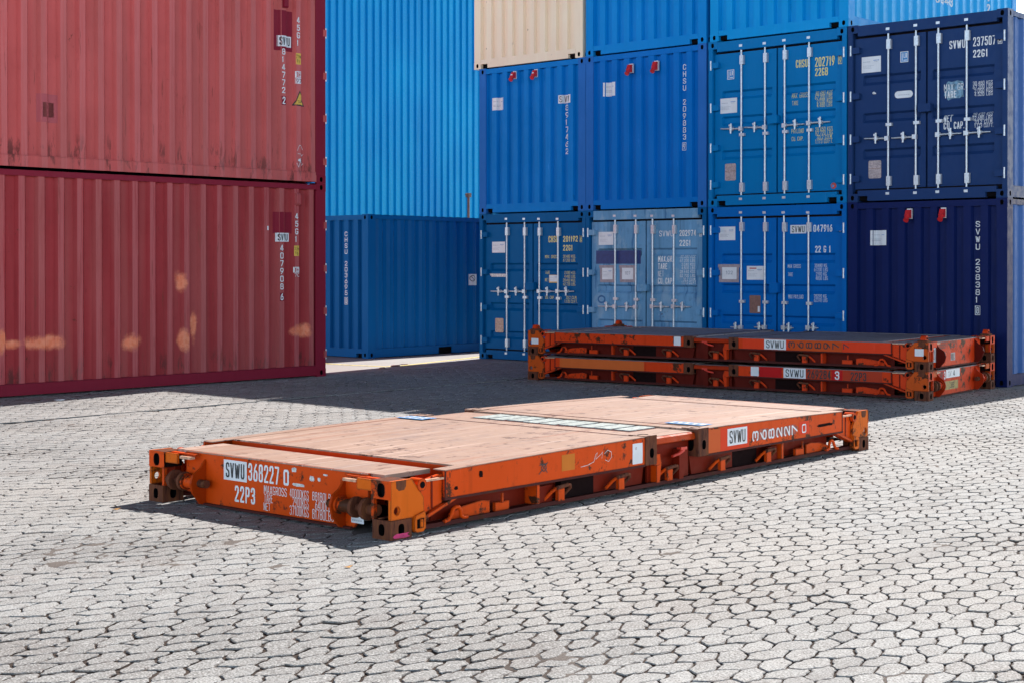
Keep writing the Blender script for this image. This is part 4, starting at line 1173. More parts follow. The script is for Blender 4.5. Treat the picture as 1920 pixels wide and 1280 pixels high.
M['ground'] = ground_material()
M['stone'] = stone_material()
def soil_material():
    m, nt, b = new_mat('joint_soil')
    tc = nt.nodes.new('ShaderNodeTexCoord'); oc = tc.outputs['Object']
    ge = nt.nodes.new('ShaderNodeSeparateXYZ'); nt.links.new(oc, ge.inputs[0])
    n1 = noise(nt, oc, 60, 4, .7); n2 = noise(nt, oc, 230, 2, .6)
    c = mix(nt, ramp(nt, n1, .3, .7), (.035,.026,.022), (.085,.064,.055))
    c = mix(nt, ramp(nt, ge.outputs[2], -.008, -.001), c, mix(nt, ramp(nt, n2, .35, .65), (.085,.070,.063), (.20,.172,.157)))
    nt.links.new(c, b.inputs['Base Color']); b.inputs['Roughness'].default_value = .95; b.inputs['Specular IOR Level'].default_value = .1
    return m
M['joint'] = soil_material()

mb = MB(); mb.box(-400, 400, -400, 400, -.5, -.03, M['ground'])
tag(mb.build('ground'), kind='structure')

def snoise(x, y, seed):
    """cheap smooth value noise on arrays"""
    xi = np.floor(x).astype(int); yi = np.floor(y).astype(int); fx = x-xi; fy = y-yi
    fx = fx*fx*(3-2*fx); fy = fy*fy*(3-2*fy)
    def h(a, b):
        q = np.sin(a*127.1 + b*311.7 + seed*74.7)*43758.5453
        return q - np.floor(q)
    return (h(xi,yi)*(1-fx)+h(xi+1,yi)*fx)*(1-fy) + (h(xi,yi+1)*(1-fx)+h(xi+1,yi+1)*fx)*fy

def build_paving():
    e1 = np.array([.158,-.123]); e2 = np.array([.123,.158])
    Rr = np.array([.078,.05]); TR = np.array([.049,.110]); TL = np.array([-.035,.065]); BR = np.array([.040,-.051])
    A = np.array([Rr, TR, TL, TR-e2, Rr-e2, BR])
    B = np.array([BR, TL+e1, TR+e1, TL+e1+e2, BR+e2, Rr])
    A *= 1.035; B *= 1.035; e1 = e1*1.035; e2 = e2*1.035
    c, s = math.cos(YAW), math.sin(YAW)
    rt = np.array([c, s]); fw = np.array([-s, c])
    # lattice over the part of the yard that can be seen
    kk = np.arange(-190, 190)
    I, J = np.meshgrid(kk, kk, indexing='ij')
    base = I[..., None]*e1 + J[..., None]*e2 + np.array([0, 15.0])
    base = base.reshape(-1, 2)
    out_v = []; out_f = []; tones = []
    nv = 0
    allv = []; faces = []; tone = []; edge = []
    Pm = []
    for poly, cen in ((A, A.mean(0)), (B, B.mean(0))):
        P0 = base + cen
        l, z = P0[:, 0], P0[:, 1]
        wx = CAMX + rt[0]*l + fw[0]*z; wy = CAMY + rt[1]*l + fw[1]*z
        keep = (z > 3.6) & (z < 27.5) & (np.abs(l) < .36*z + 1.6) & (wy < -.02+0*wy) & ~((wx < .9) & (wy > -5.2)) & (wx > -1.5)
        keep &= (np.abs(wx - 3.78) > .05)
        Pm.append((poly - cen, P0[keep]))
    for poly, P0 in Pm:
        n = len(P0)
        # boundary with subdivided, slightly bowed edges
        K = 4; pts = []
        for i in range(6):
            a, b = poly[i], poly[(i+1) % 6]
            d = b-a; nr = np.array([d[1], -d[0]])/ (np.hypot(*d)+1e-9)
            for k in range(K): 
                f = k/K
                pts.append(a + d*f)
        pts = np.array(pts)
        pts = .76*pts + .12*np.roll(pts, 1, 0) + .12*np.roll(pts, -1, 0)
        if np.cross(pts[1]-pts[0], pts[2*K]-pts[0]) < 0: pts = pts[::-1]
        m = len(pts)
        Q = P0[:, None, :] + pts[None]                    # shared outline
        wob = 0.013
        Q2 = Q + wob*np.stack([snoise(Q[...,0]*11, Q[...,1]*11, 1)-.5, snoise(Q[...,0]*11, Q[...,1]*11, 2)-.5], -1)*2
        Q2 += .008*np.stack([snoise(Q[...,0]*38, Q[...,1]*38, 3)-.5, snoise(Q[...,0]*38, Q[...,1]*38, 4)-.5], -1)*2
        Q2 += .05*np.stack([snoise(Q[...,0]*.6, Q[...,1]*.6, 5)-.5, snoise(Q[...,0]*.6, Q[...,1]*.6, 6)-.5], -1)
        cen = Q2.mean(1, keepdims=True)
        wear = np.clip(snoise(P0[:,0]*.9, P0[:,1]*.9, 9)*2.0 - .95 + .5*(snoise(P0[:,0]*2.6, P0[:,1]*2.6, 8)-.5), 0, 1)      # patches of worn, sunk stones
        gap = .0016 + .0058*rng.random((n, m)) + .009*wear[:, None]*rng.random((n, m))
        d = Q2 - cen; r = np.linalg.norm(d, axis=-1)
        outer = cen + d*((r-gap)/r)[..., None]
        r2 = r - gap - .0025 - .005*rng.random((n, m))
        inner = cen + d*(r2/r)[..., None]
        zc = (rng.random(n)-.5)*.004 - .006*wear*rng.random(n)
        tx = (rng.random(n)-.5)*.03*(1+wear); ty = (rng.random(n)-.5)*.03*(1+wear)
        zin = zc[:,None] + ((inner-cen)*np.stack([tx, ty], -1)[:,None,:]).sum(-1)
        zo = zin - .003 - .004*rng.random((n, m))
        r3 = np.maximum(r2 - .016 - .012*rng.random((n, m)), r2*.35); in2 = cen + d*(r3/r)[..., None]
        z2 = zc[:,None] + ((in2-cen)*np.stack([tx, ty], -1)[:,None,:]).sum(-1) + .0006
        zb = np.full((n, m), -.026)
        mid = cen[:,0,:]
        def W(xy, zz):
            l, z = xy[...,0], xy[...,1]
            return np.stack([CAMX+rt[0]*l+fw[0]*z, CAMY+rt[1]*l+fw[1]*z, zz], -1)
        V = np.concatenate([W(outer, zb), W(outer, zo), W(inner, zin), W(in2, z2)], 1)       # n, 4m, 3
        edge.append(np.tile(np.repeat([1., 1., .8, 0.], m), n))
        t = .5 + .5*rng.random(n); t = np.where(rng.random(n) < .07, t*.45, t)*(1-.75*wear)
        allv.append(V.reshape(-1, 3)); tone.append(np.repeat(t, 4*m))
        faces.append((n, m, nv)); nv += n*4*m
    verts = np.concatenate(allv)
    loops = []; starts = []; totals = []; pos = 0
    for n, m, off in faces:
        idx = off + np.arange(n)[:, None]*4*m
        j = np.arange(m); j2 = (j+1) % m
        for lvl in (0, 1, 2):
            q = np.stack([j+lvl*m, j2+lvl*m, j2+(lvl+1)*m, j+(lvl+1)*m], -1)       # m,4
            qq = (idx[:, :, None] + q[None]).reshape(-1)
            loops.append(qq); k = n*m
            starts.append(pos + 4*np.arange(k)); totals.append(np.full(k, 4)); pos += 4*k
        tq = (idx + (3*m + j)[None]).reshape(-1)
        loops.append(tq); starts.append(pos + m*np.arange(n)); totals.append(np.full(n, m)); pos += n*m
    loops = np.concatenate(loops).astype(np.int32)
    me = bpy.data.meshes.new('paving_stones')
    me.vertices.add(len(verts)); me.vertices.foreach_set('co', verts.astype(np.float32).ravel())
    me.loops.add(len(loops)); me.loops.foreach_set('vertex_index', loops)
    st = np.concatenate(starts).astype(np.int32)
    me.polygons.add(len(st)); me.polygons.foreach_set('loop_start', st)
    me.polygons.foreach_set('loop_total', np.concatenate(totals).astype(np.int32))
    me.polygons.foreach_set('use_smooth', np.zeros(len(st), dtype=bool))
    me.update(calc_edges=True)
    a = me.attributes.new('tone', 'FLOAT', 'POINT'); a.data.foreach_set('value', np.concatenate(tone).astype(np.float32))
    a = me.attributes.new('edge', 'FLOAT', 'POINT'); a.data.foreach_set('value', np.concatenate(edge).astype(np.float32))
    me.materials.append(M['stone']); me.materials.append(M['joint'])
    mi = np.zeros(len(st), dtype=np.int32); q0 = 0
    for n, m, off in faces:
        mi[q0:q0+n*m] = 1; q0 += 3*n*m + n
    me.polygons.foreach_set('material_index', mi)
    me.validate()
    print('paving verts', len(verts), 'stones', sum(f[0] for f in faces))
    tag(link('paving_stones', me), kind='structure')
    ll = np.arange(-1, 1.0001, 1/150); zz = 3.5*np.exp(np.linspace(0, math.log(27.4/3.5), 420))
    Lg, Zg = np.meshgrid(ll, zz); Lg = Lg*(.36*Zg + 1.5)
    patch = snoise(Lg*.8, Zg*.8, 21)*.6 + snoise(Lg*3.1, Zg*3.1, 22)*.45 + snoise(Lg*9, Zg*9, 23)*.22 + snoise(Lg*27, Zg*27, 24)*.14
    hgt = np.where(Zg < 26, np.clip((patch - .95)/.22, 0, 1), 0)*.0108 - .0105
    gx = CAMX + rt[0]*Lg + fw[0]*Zg; gy = CAMY + rt[1]*Lg + fw[1]*Zg
    ok = (gy < -.05) & ((gx > .9) | (gy < -5.2)) & (gx > -1.5)
    hgt = np.where(ok, hgt, -.045)
    gv = np.stack([gx, gy, hgt], -1).reshape(-1, 3); nr, nc = Lg.shape
    ii = (np.arange(nr-1)[:, None]*nc + np.arange(nc-1)[None]).reshape(-1)
    gf = np.stack([ii, ii+1, ii+nc+1, ii+nc], -1).astype(np.int32)
    gm = bpy.data.meshes.new('paving_joints')
    gm.vertices.add(len(gv)); gm.vertices.foreach_set('co', gv.astype(np.float32).ravel())
    gm.loops.add(gf.size); gm.loops.foreach_set('vertex_index', gf.ravel())
    gm.polygons.add(len(gf)); gm.polygons.foreach_set('loop_start', np.arange(len(gf), dtype=np.int32)*4); gm.polygons.foreach_set('loop_total', np.full(len(gf), 4, dtype=np.int32))
    gm.update(calc_edges=True); gm.materials.append(M['joint'])
    tag(link('paving_joints', gm), kind='structure')
build_paving()

mb = MB(); mb.box(-60, .86, -5.15, 80, -.22, -.003, M['ground']); mb.box(.86, 40, .0, 80, -.22, -.004, M['ground'])
tag(mb.build('concrete_yard'), kind='structure')
mb = MB(); mb.box(3.735, 3.765, -18, -3.5, -.1, .003, M['stone']); mb.box(3.765, 3.825, -18, -3.5, -.1, -.008, M['hole'])
tag(mb.build('drain_channel'), kind='structure')
M['roadyellow'] = flat('worn_yellow_line', (.66,.52,.16), .8, var=.3, scale=15)
mb = MB()
Lp, Rp = ribbon([(-5,-2.72),(-.6,-2.74),(.28,-2.62),(.30,-2.2),(-.2,-.2),(-.75,1.6),(-.9,3.0)], 0, .09, .3)
mb.grid([[(x, y, .001) for x, y in Lp], [(x, y, .001) for x, y in Rp]], M['roadyellow'])
tag(mb.build('yellow_line'), kind='structure')

# ------------------------------------------------------------------ paints
def red_lower_extra(nt, oc, c, n3):
    sep = nt.nodes.new('ShaderNodeSeparateXYZ'); nt.links.new(oc, sep.inputs[0])
    w1 = noise(nt, oc, 5, 4, .65)
    # ochre primer spots where the red has been rubbed off
    spots = [(9.61,1.445,.07,.11),(7.56,.67,.22,.08),(8.82,.63,.13,.085),(9.66,.64,.08,.11),(9.84,.80,.045,.17),(6.90,.71,.08,.12),(7.06,.67,.1,.05),(11.76,.69,.15,.085)]
    tot = None
    for y, z, ry, rz in spots:
        dy = math_(nt, 'DIVIDE', math_(nt, 'SUBTRACT', sep.outputs[1], y), ry); dz = math_(nt, 'DIVIDE', math_(nt, 'SUBTRACT', sep.outputs[2], z), rz)
        d = math_(nt, 'SQRT', math_(nt, 'ADD', math_(nt, 'MULTIPLY', dy, dy), math_(nt, 'MULTIPLY', dz, dz)))
        d = math_(nt, 'ADD', d, math_(nt, 'MULTIPLY', math_(nt, 'SUBTRACT', w1, .5), 2.4))
        f = ramp(nt, d, 1.55, .55)
        tot = f if tot is None else math_(nt, 'MAXIMUM', tot, f)
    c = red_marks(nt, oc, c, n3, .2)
    return mix(nt, tot, c, mix(nt, ramp(nt, n3, .3, .7), (.80,.20,.10), (.88,.30,.18)))

def red_marks(nt, oc, c, n3, off=.24):
    sep = nt.nodes.new('ShaderNodeSeparateXYZ'); nt.links.new(oc, sep.inputs[0])
    v = mapping(nt, oc, (1, 5, 1.2)); w = noise(nt, v, 1.6, 6, .72)
    v2 = mapping(nt, oc, (1, 30, 1.0), (3, 1, 4)); w2 = noise(nt, v2, 1.0, 5, .7)
    # dirt blotches that collect along the bottom of the sheet
    low = ramp(nt, sep.outputs[2], .62, .22)
    f = math_(nt, 'MULTIPLY', low, ramp(nt, w, .54, .64))
    c = mix(nt, math_(nt, 'MULTIPLY', f, .7), c, (.05,.028,.025))
    # fine vertical scratches down to pale primer
    c = mix(nt, math_(nt, 'MULTIPLY', ramp(nt, w2, .69, .73), ramp(nt, w, .44, .6)), c, (.5,.28,.22))
    # paler vertical bands along the rib crests
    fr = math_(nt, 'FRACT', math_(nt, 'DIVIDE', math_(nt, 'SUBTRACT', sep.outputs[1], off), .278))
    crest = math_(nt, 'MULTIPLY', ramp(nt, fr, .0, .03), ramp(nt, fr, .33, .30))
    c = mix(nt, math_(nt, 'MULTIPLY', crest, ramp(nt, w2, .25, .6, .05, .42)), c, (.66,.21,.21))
    rust = noise(nt, mapping(nt, oc, (1, 9, .9), (2, 8, 5)), 1.4, 6, .7)
    c = mix(nt, ramp(nt, rust, .60, .68, 0, .6), c, (.22,.045,.035))
    v3 = mapping(nt, oc, (1, 2.2, .12), (7, 2, 1)); w3 = noise(nt, v3, 1.5, 2)
    return mix(nt, ramp(nt, w3, .4, .7, 0, .45), c, (.42,.12,.11))

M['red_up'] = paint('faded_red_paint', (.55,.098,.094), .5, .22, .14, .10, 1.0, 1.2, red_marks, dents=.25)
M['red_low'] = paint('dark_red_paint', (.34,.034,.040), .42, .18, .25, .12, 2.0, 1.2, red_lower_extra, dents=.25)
M['darkred'] = paint('maroon_paint', (.24,.015,.034), .42, .08, .15, 0, 3.0, dents=.08)
M['blueA1'] = paint('blue_paint_dark', (.0,.095,.27), .38, .06, .2, 0, 4.0, dents=.08)
M['blueA2'] = paint('blue_paint_royal', (.0,.18,.54), .38, .12, .15, .0, 5.0, dents=.1)
M['postA2'] = paint('blue_paint_faded', (.02,.14,.45), .45, .15, .15, .05, 5.5, dents=.05)
M['blueB2'] = paint('blue_paint_deep', (.0,.155,.52), .38, .10, .15, 0, 6.0, dents=.1)
M['blueC1'] = paint('blue_paint_cobalt', (.0,.125,.44), .38, .05, .2, 0, 7.0, dents=.08)
M['blueC2'] = paint('blue_paint_sea', (.0,.17,.44), .38, .05, .12, 0, 8.0, dents=.08)
M['blueC3'] = paint('blue_paint_bright', (.0,.28,.66), .38, .12, .1, 0, 9.0, dents=.08)
M['blueC3side'] = paint('sky_lit_blue_side', (.03,.40,.76), .4, .1, .1, 0, 9.5, dents=.05)  # same paint as the front, with the brighter skylight put into its colour
M['blueB3'] = paint('blue_paint_bright_b', (.0,.22,.60), .38, .1, .12, 0, 10.0, dents=.08)
def paleblue_extra(nt, oc, c, n3):
    w = noise(nt, mapping(nt, oc, (2.2, 1, 1.3), (1, 2, 3)), 1.6, 6, .7); w2 = noise(nt, mapping(nt, oc, (7, 1, .7), (4, 2, 3)), 1.4, 5, .7)
    c = mix(nt, ramp(nt, w, .52, .62, 0, .7), c, (.26,.40,.54))
    return mix(nt, ramp(nt, w2, .56, .66, 0, .7), c, (.03,.12,.28))
M['pale_blue'] = paint('weathered_pale_blue_paint', (.13,.29,.47), .55, .3, .5, .12, 11.0, 1.6, paleblue_extra, dents=.12)
M['navyD2'] = paint('navy_paint', (.014,.042,.14), .36, .06, .12, .04, 12.0, dents=.08)
M['navyside'] = paint('sky_lit_navy_side', (.05,.12,.32), .55, .1, .15, 0, 12.5, dents=.05, spec=.1)  # lighter than the navy fronts: skylight and reflection put into the colour
M['navyD1'] = paint('dark_navy_paint', (.006,.014,.085), .36, .08, .2, 0, 13.0, dents=.1)
M['blueS'] = paint('blue_paint_small', (.002,.11,.33), .36, .06, .15, 0, 14.0, dents=.1)
M['beige'] = paint('beige_paint', (.92,.72,.53), .5, .1, .10, .08, 15.0, dents=.1)
M['beige_post'] = paint('beige_paint_aged', (.42,.29,.22), .5, .2, .25, .2, 16.0, dents=.1)
M['navy_repaint'] = flat('navy_repaint', (.008,.035,.16), .45)
M['worn_blue'] = flat('worn_blue', (.13,.25,.36), .6, var=.5, scale=25)
M['ringblue'] = flat('ring_blue', (.01,.12,.30), .5)
def hall_extra(nt, oc, c, n3):
    w = noise(nt, mapping(nt, oc, (1, .5, .22), (2, 3, 1)), .9, 3, .5)
    w2 = noise(nt, mapping(nt, oc, (1, 6, .3), (5, 3, 1)), 1.0, 4, .6)
    c = mix(nt, ramp(nt, w, .40, .62, .0, .55), c, (.003,.21,.56))  # large soft clouds: blurred reflections painted into the sheet colour
    return mix(nt, ramp(nt, w2, .58, .72, 0, .35), c, (.002,.10,.30))
M['hall'] = paint('cyan_sheet_paint', (.005,.33,.66), .22, .04, .06, 0, 17.0, 1, hall_extra, dents=.05)

# ------------------------------------------------------------------ the stack of container ends
GR = 'blue stack of twenty foot containers'
T1, T2 = 2.593, 5.186
XA, XB, XC, XD = 0.0, 2.44, 4.915, 7.37
def door_args(k): return dict(front='door', rods=DR[k][0], handles=DR[k][1], lock=DR[k][2])
make_container('dark blue container, doors with yellow lettering 201192, at ground level left end of the stack', 'container', M['blueA1'], (XA,0,0), 0, marks=MK['A1'], bands=(1.56,.86,.36), group=GR, **door_args('A1'))
make_container('weathered pale blue container, doors lettered 202974 with white papers 107, at ground level', 'container', M['pale_blue'], (XB,0,0), 0, marks=MK['B1'], bands=(1.80,1.20,.62), postmat=M['blueA1'], doormat=M['pale_blue'], group=GR, **door_args('B1'))
make_container('cobalt blue container, doors lettered 047916 with a paper 102, behind the pair of flat racks', 'container', M['blueC1'], (XC,0,0), 0, marks=MK['C1'], bands=(1.70,1.23,.75), group=GR, **door_args('C1'))
make_container('very dark navy container end with two red sockets and number 238381, at ground level', 'container', M['navyD1'], (XD,0,0), 0, sidepanelmat=M['navyside'], marks=[q if q[0] != 'tape' else ('tape','',.05,1.93,.11,2.02) for q in MK['D1']], group=GR)
make_container('royal blue container end with two red sockets and code 8917462, under the beige container', 'container', M['blueA2'], (XA,0,T1), 0, marks=MK['A2'], postmat=M['postA2'], railmat=M['postA2'], group=GR)
make_container('deep blue container end with two red sockets and number 209883, second tier', 'container', M['blueB2'], (XB,0,T1), 0, marks=MK['B2'], postmat=M['postA2'], group=GR)
make_container('sea blue container, doors with yellow lettering 202719, second tier', 'container', M['blueC2'], (XC,0,T1), 0, marks=MK['C2'], bands=(1.66,1.26,.73), group=GR, **door_args('C2'))
make_container('navy blue container, doors with white lettering 237507, second tier at the right', 'container', M['navyD2'], (XD,0,T1), 0, marks=MK['D2'], bands=(1.70,1.15,.62), group=GR, sidepanelmat=M['navyside'], **door_args('D2'),
    side_marks=[('stk','',1.05,1.25,1.6,1.75)])
make_container('beige container end on top of the stack', 'container', M['beige'], (XA-.125,0,T2), 0, W=2.50, postmat=None, group=GR)
make_container('bright blue container end on the top tier, beside the beige container', 'container', M['blueB3'], (XB,0,T2), 0, group=GR)
make_container('bright blue container on the top tier with its long side showing, number 004483', 'container', M['blueC3'], (XC+.03,0,T2), 0, group=GR, postmat=M['blueC3'], sidepanelmat=M['blueC3side'],
    side_marks=[('w','004483',2.965,.744,3.573,.90),('v','42',4.92,.80,4.99,1.20)])
# the small container in the gap
make_container('blue container standing alone in the gap, number 203695 on its end', 'container', M['blueS'], (-1.48-2.438,-1.34,0), 0,
    marks=[('v','CHSU 203695',1.808,1.125,1.880,2.281),('wb','0',1.803,.955,1.888,1.087)], side_marks=[('sign','',2.70,1.285,2.93,1.50)])

# ------------------------------------------------------------------ the two red containers
RA = 1.5436
rd = Vector((math.cos(RA), math.sin(RA), 0)); rn = Vector((math.sin(RA), -math.cos(RA), 0))
def red(label, mat, z, side_marks):
    end = Vector((1.168,-4.701,z)); o = end - rd*12.192 - rn*2.438
    return make_container(label, 'container', mat, o, RA - math.pi/2, L=12.192, H=2.896, postmat=M['darkred'], railmat=M['darkred'] if z == 0 else mat, side_marks=side_marks, backdoor=True, railgap=.008, srel=corr(.278, .092, .034, .046, .2 if z == 0 else .24), side_off=.2 if z == 0 else .24, group='long red containers')
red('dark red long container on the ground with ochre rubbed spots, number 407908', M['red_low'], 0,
    [('patch:darkred','',11.232,2.137,11.574,2.452),('v','45G1',11.616,2.012,11.672,2.44),('box','SVWU',11.278,2.014,11.532,2.144),('v','407908',11.336,1.31,11.396,1.967),('patch:darkred','',11.33,1.14,11.43,1.262),('v','6',11.341,1.152,11.394,1.252),
     ('yel','2.9m|9 6',11.597,1.805,11.699,1.958),('icbox','70',11.588,1.488,11.708,1.641),('vent','red_low',11.616,2.56,11.7,2.74),('tick','',11.098,2.179,11.121,2.241)])
M['red_patch'] = paint('pinkish_repair_paint', (.46,.10,.115), .5, .1, .2, 0, 21, dents=.05)
M['rustplate'] = paint('rusty_repair_plate', (.30,.075,.07), .6, .1, .4, .3, 22, dents=.05)
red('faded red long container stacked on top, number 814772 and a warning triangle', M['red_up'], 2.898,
    [('patch:darkred','',11.256,1.93,11.6,2.525),('v','45G1',11.651,2.027,11.708,2.456),('box','SVWU',11.314,1.991,11.577,2.152),('v','814772',11.374,1.304,11.432,1.96),('patch:darkred','',11.354,1.129,11.472,1.259),('v','2',11.382,1.144,11.435,1.25),
     ('yel','2.9m|9 6',11.633,1.751,11.736,1.918),('icbox','97',11.627,1.466,11.747,1.651),('tri','',11.593,1.138,11.821,1.368),('vent','darkred',11.382,2.56,11.46,2.70),('chalk','',11.64,.22,11.811,.555),
     ('patch:red_patch','',7.428,.606,7.724,.972),('patch:rustplate','',7.496,.675,7.68,.863)])

# ------------------------------------------------------------------ hall behind, and the post in front of it
hall = empty('metal_hall', (-12.9, -6, 0)); tag(hall, 'tall hall of bright cyan corrugated sheet behind the small container', 'building')
hf, hb = corr(.278, .140, .022, .12, .1)
mb = MB(); ys = hb(0, 42)
mb.grid([[(-hf(y), y, .05) for y in ys], [(-hf(y), y, 13.0) for y in ys]], M['hall']); mb.build('sheet_wall', hall)
mb = MB(); mb.box(-20, -.06, .02, 41.98, 0, 12.95, M['hall']); mb.build('hall_body', hall)
mb = MB(); mb.box(-20.1, .06, -.06, 42.06, 13.002, 13.25, M['galv']); mb.build('roof_edge', hall)
post = empty('marker_post', (-6.6, 6.8, 0)); tag(post, 'thin rusty steel post in front of the cyan hall wall', 'post')
M['rustpost'] = flat('rusty_post', (.16,.09,.075), .7, var=.4)
mb = MB(); mb.cyl((0,0,-.02), (0,0,3.32), .030, M['rustpost']); mb.build('pole', post)
mb = MB(); mb.box(-.05,.05,-.05,.05,3.32,3.42,M['rustpost']); mb.cyl((.0,-.05,3.38),(0,-.09,3.38),.03,M['rustpost']); mb.build('post_cap', post)

# ------------------------------------------------------------------ flat racks
ORANGE = (.68,.068,.003)
def rackmats(nm, side, deck, beam, seed, dark=1.0):
    def deckx(nt, oc, c, n3):
        v = mapping(nt, oc, (16, .35, 1), (seed, 2, 0)); w = noise(nt, v, 1.0, 5, .7)
        c = mix(nt, ramp(nt, w, .56, .66, 0, .8), c, tuple(min(1, x*1.3+.10) for x in deck))
        c = mix(nt, ramp(nt, w, .46, .34, 0, .7), c, (deck[0]*.95, deck[1]*.62, deck[2]*.5))
        v = mapping(nt, oc, (5, 1.6, 1), (seed*3, 1, 0)); w = noise(nt, v, 2.2, 6, .75)
        c = mix(nt, ramp(nt, w, .575, .65, 0, .85), c, (.13,.055,.04))
        w = noise(nt, mapping(nt, oc, (3, 1.1, 1), (seed, 7, 0)), 1.3, 5, .7); c = mix(nt, ramp(nt, w, .52, .70, 0, .55), c, (.24,.16,.14))
        # plank seams running along the deck
        sp = nt.nodes.new('ShaderNodeSeparateXYZ'); nt.links.new(oc, sp.inputs[0])
        fr = math_(nt, 'FRACT', math_(nt, 'MULTIPLY', sp.outputs[0], 3.6))
        seam = math_(nt, 'MULTIPLY', ramp(nt, math_(nt, 'ABSOLUTE', math_(nt, 'SUBTRACT', fr, .5)), .022, .006), ramp(nt, noise(nt, oc, 1.7, 3), .42, .55))
        return mix(nt, math_(nt, 'MULTIPLY', seam, .75), c, mix(nt, ramp(nt, noise(nt, oc, .8, 2), .47, .53), tuple(x*.5 for x in deck), (.58,.47,.41)))
    def sidex(nt, oc, c, n3):
        w = noise(nt, mapping(nt, oc, (1, 2, 1), (seed, 0, 3)), 3.2, 6, .72)
        return mix(nt, ramp(nt, w, .63, .69, 0, .8), c, (.08,.024,.014))
    d = {}
    d['side'] = paint(nm+'_orange_paint', side, .45, .12, .35, .50, seed, 1, sidex, .85, dents=.12)
    d['front'] = paint(nm+'_end_paint', tuple(x*.95 for x in side), .45, .10, .2, .47, seed+1, 1, sidex, .85, dents=.1)
    d['front2'] = paint(nm+'_inner_paint', tuple(x*.6 for x in side), .5, .08, .3, .4, seed+2, 1, None, dents=.1)
    d['deck'] = paint(nm+'_worn_deck', deck, .6, .15, .12, .3, seed+3, .4, deckx, dents=.1, spec=.35)
    d['beam'] = paint(nm+'_dark_red_paint', beam, .5, .08, .3, .2, seed+4, 1, None, dents=.1)
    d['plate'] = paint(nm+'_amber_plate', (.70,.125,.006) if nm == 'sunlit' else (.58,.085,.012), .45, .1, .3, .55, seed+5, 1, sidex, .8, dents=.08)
    d['rail'] = paint(nm+'_rusty_rail', (.075,.018,.016), .65, .15, .4, .35, seed+6, .5, None, dents=.2)
    def castx(nt, oc, c, n3):
        w = noise(nt, mapping(nt, oc, (26, 26, 5), (seed, 4, 1)), 1.0, 5, .7)
        c = mix(nt, ramp(nt, w, .50, .64, 0, .75), c, (.19,.068,.028))
        return mix(nt, ramp(nt, w, .47, .36, 0, .85), c, (.05,.020,.016))
    d['rust'] = paint(nm+'_rusty_casting', (.135,.045,.026), .7, .15, .4, .35, seed+7, .4, castx, dents=.3)
    d['dark'] = flat(nm+'_underside', (.014,.006,.006), .9, spec=.05)
    d['hole'] = M['hole']; d['pale'] = flat(nm+'_bare_paint', (.60,.32,.20), .55, var=.3, scale=30)
    d['lever'] = M['redbright']; d['strip'] = flat(nm+'_grip_strip', (.33,.36,.34), .6, var=.35, scale=25)
    return d
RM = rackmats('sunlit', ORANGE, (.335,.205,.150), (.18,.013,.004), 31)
M['orange_bright'] = paint('fresh_orange_paint', (.62,.105,.025), .42, .06, .08, 0, 51, dents=.03)
M['orange_red'] = paint('fresh_red_orange', (.74,.05,.014), .42, .06, .08, 0, 52, dents=.03)
M['amberpatch'] = paint('amber_patch', (.60,.17,.02), .45, .1, .1, 0, 53, dents=.03)
M['crimson'] = paint('crimson_patch', (.50,.012,.014), .45, .06, .08, 0, 54, dents=.03)
M['scratched'] = flat('scratched_orange', (.36,.05,.02), .6, var=.5, scale=30)
M['magenta'] = flat('magenta_spray', (.55,.015,.13), .6, var=.3)
FA = 1.5787
fL = Vector((math.cos(FA), math.sin(FA), 0)); fW = Vector((-math.sin(FA), math.cos(FA), 0)); fP = Vector((11.794,-13.63,0))
front = make_flatrack('orange folded flat rack lying alone in the sun on the paving, number 368227', fP + fW*2.438, FA - math.pi/2, RM, .036,
    marks_end=[('box','SVWU',.717,.206,.962,.343),('w','368227',.977,.222,1.294,.34),('w','0',1.338,.224,1.392,.328),('w','22P3',.835,.066,1.049,.176),('w','MAXGROSS',1.14,.15,1.37,.205),('w','40000KGS',1.40,.152,1.585,.209),('w','88180LBS',1.62,.155,1.822,.210),
      ('w','TARE',1.143,.095,1.229,.148),('w','2900KGS',1.43,.097,1.585,.154),('w','6400LBS',1.648,.099,1.822,.155),('w','NET',1.137,.039,1.205,.091),('w','37100KGS',1.40,.038,1.585,.099),('w','81780LBS',1.62,.036,1.822,.099),
      ('sign','red',1.985,.052,2.10,.205),('sign','red',.452,.05,.50,.15),('rag:pale','',1.415,.315,1.47,.352),('rag:pale','',1.42,.226,1.55,.250),('rag:pale','',1.59,.271,1.642,.312),('rag:pale','',1.668,.278,1.70,.306),('rag:pale','',1.72,.32,1.77,.333)],
    marks_side=[('patch:orange_red','',3.62,.2065,4.04,.386),('patch:orange_bright','',3.448,.2065,3.619,.388),('box','SVWU',3.72,.238,4.01,.374),('rag:scratched','',4.07,.235,4.45,.335),('rag:scratched','',4.4,.235,4.82,.335),('rot','w368227',4.087,.243,4.80,.325),('patch:orange_red','',4.83,.235,5.00,.345),('rot','w0',4.875,.246,4.945,.32),
      ('lab:paper','',2.455,.216,2.584,.37),('rag:redprint','',2.49,.32,2.51,.345),('patch:amberpatch','',1.641,.253,1.785,.364)], side='R')
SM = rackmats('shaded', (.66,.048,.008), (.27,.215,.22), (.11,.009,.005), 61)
GA = .0884
gL = Vector((-math.cos(GA), -math.sin(GA), 0)); gP = Vector((9.962,-2.691,0)); gRZ = math.atan2(gL.y, gL.x) - math.pi/2
GF = 'two folded flat racks piled in the shade'
M['orange_lit'] = paint('light_orange_patch', (.64,.13,.03), .45, .06, .1, 0, 71, dents=.03)
M['rear_orange'] = paint('rear_side_orange', (.58,.075,.015), .45, .06, .1, 0, 72, dents=.03)
M['rear_red'] = paint('rear_side_red', (.44,.045,.018), .45, .06, .15, 0, 73, dents=.03)
M['labdull'] = flat('dull_yellow_label', (.36,.24,.06), .6, var=.3)
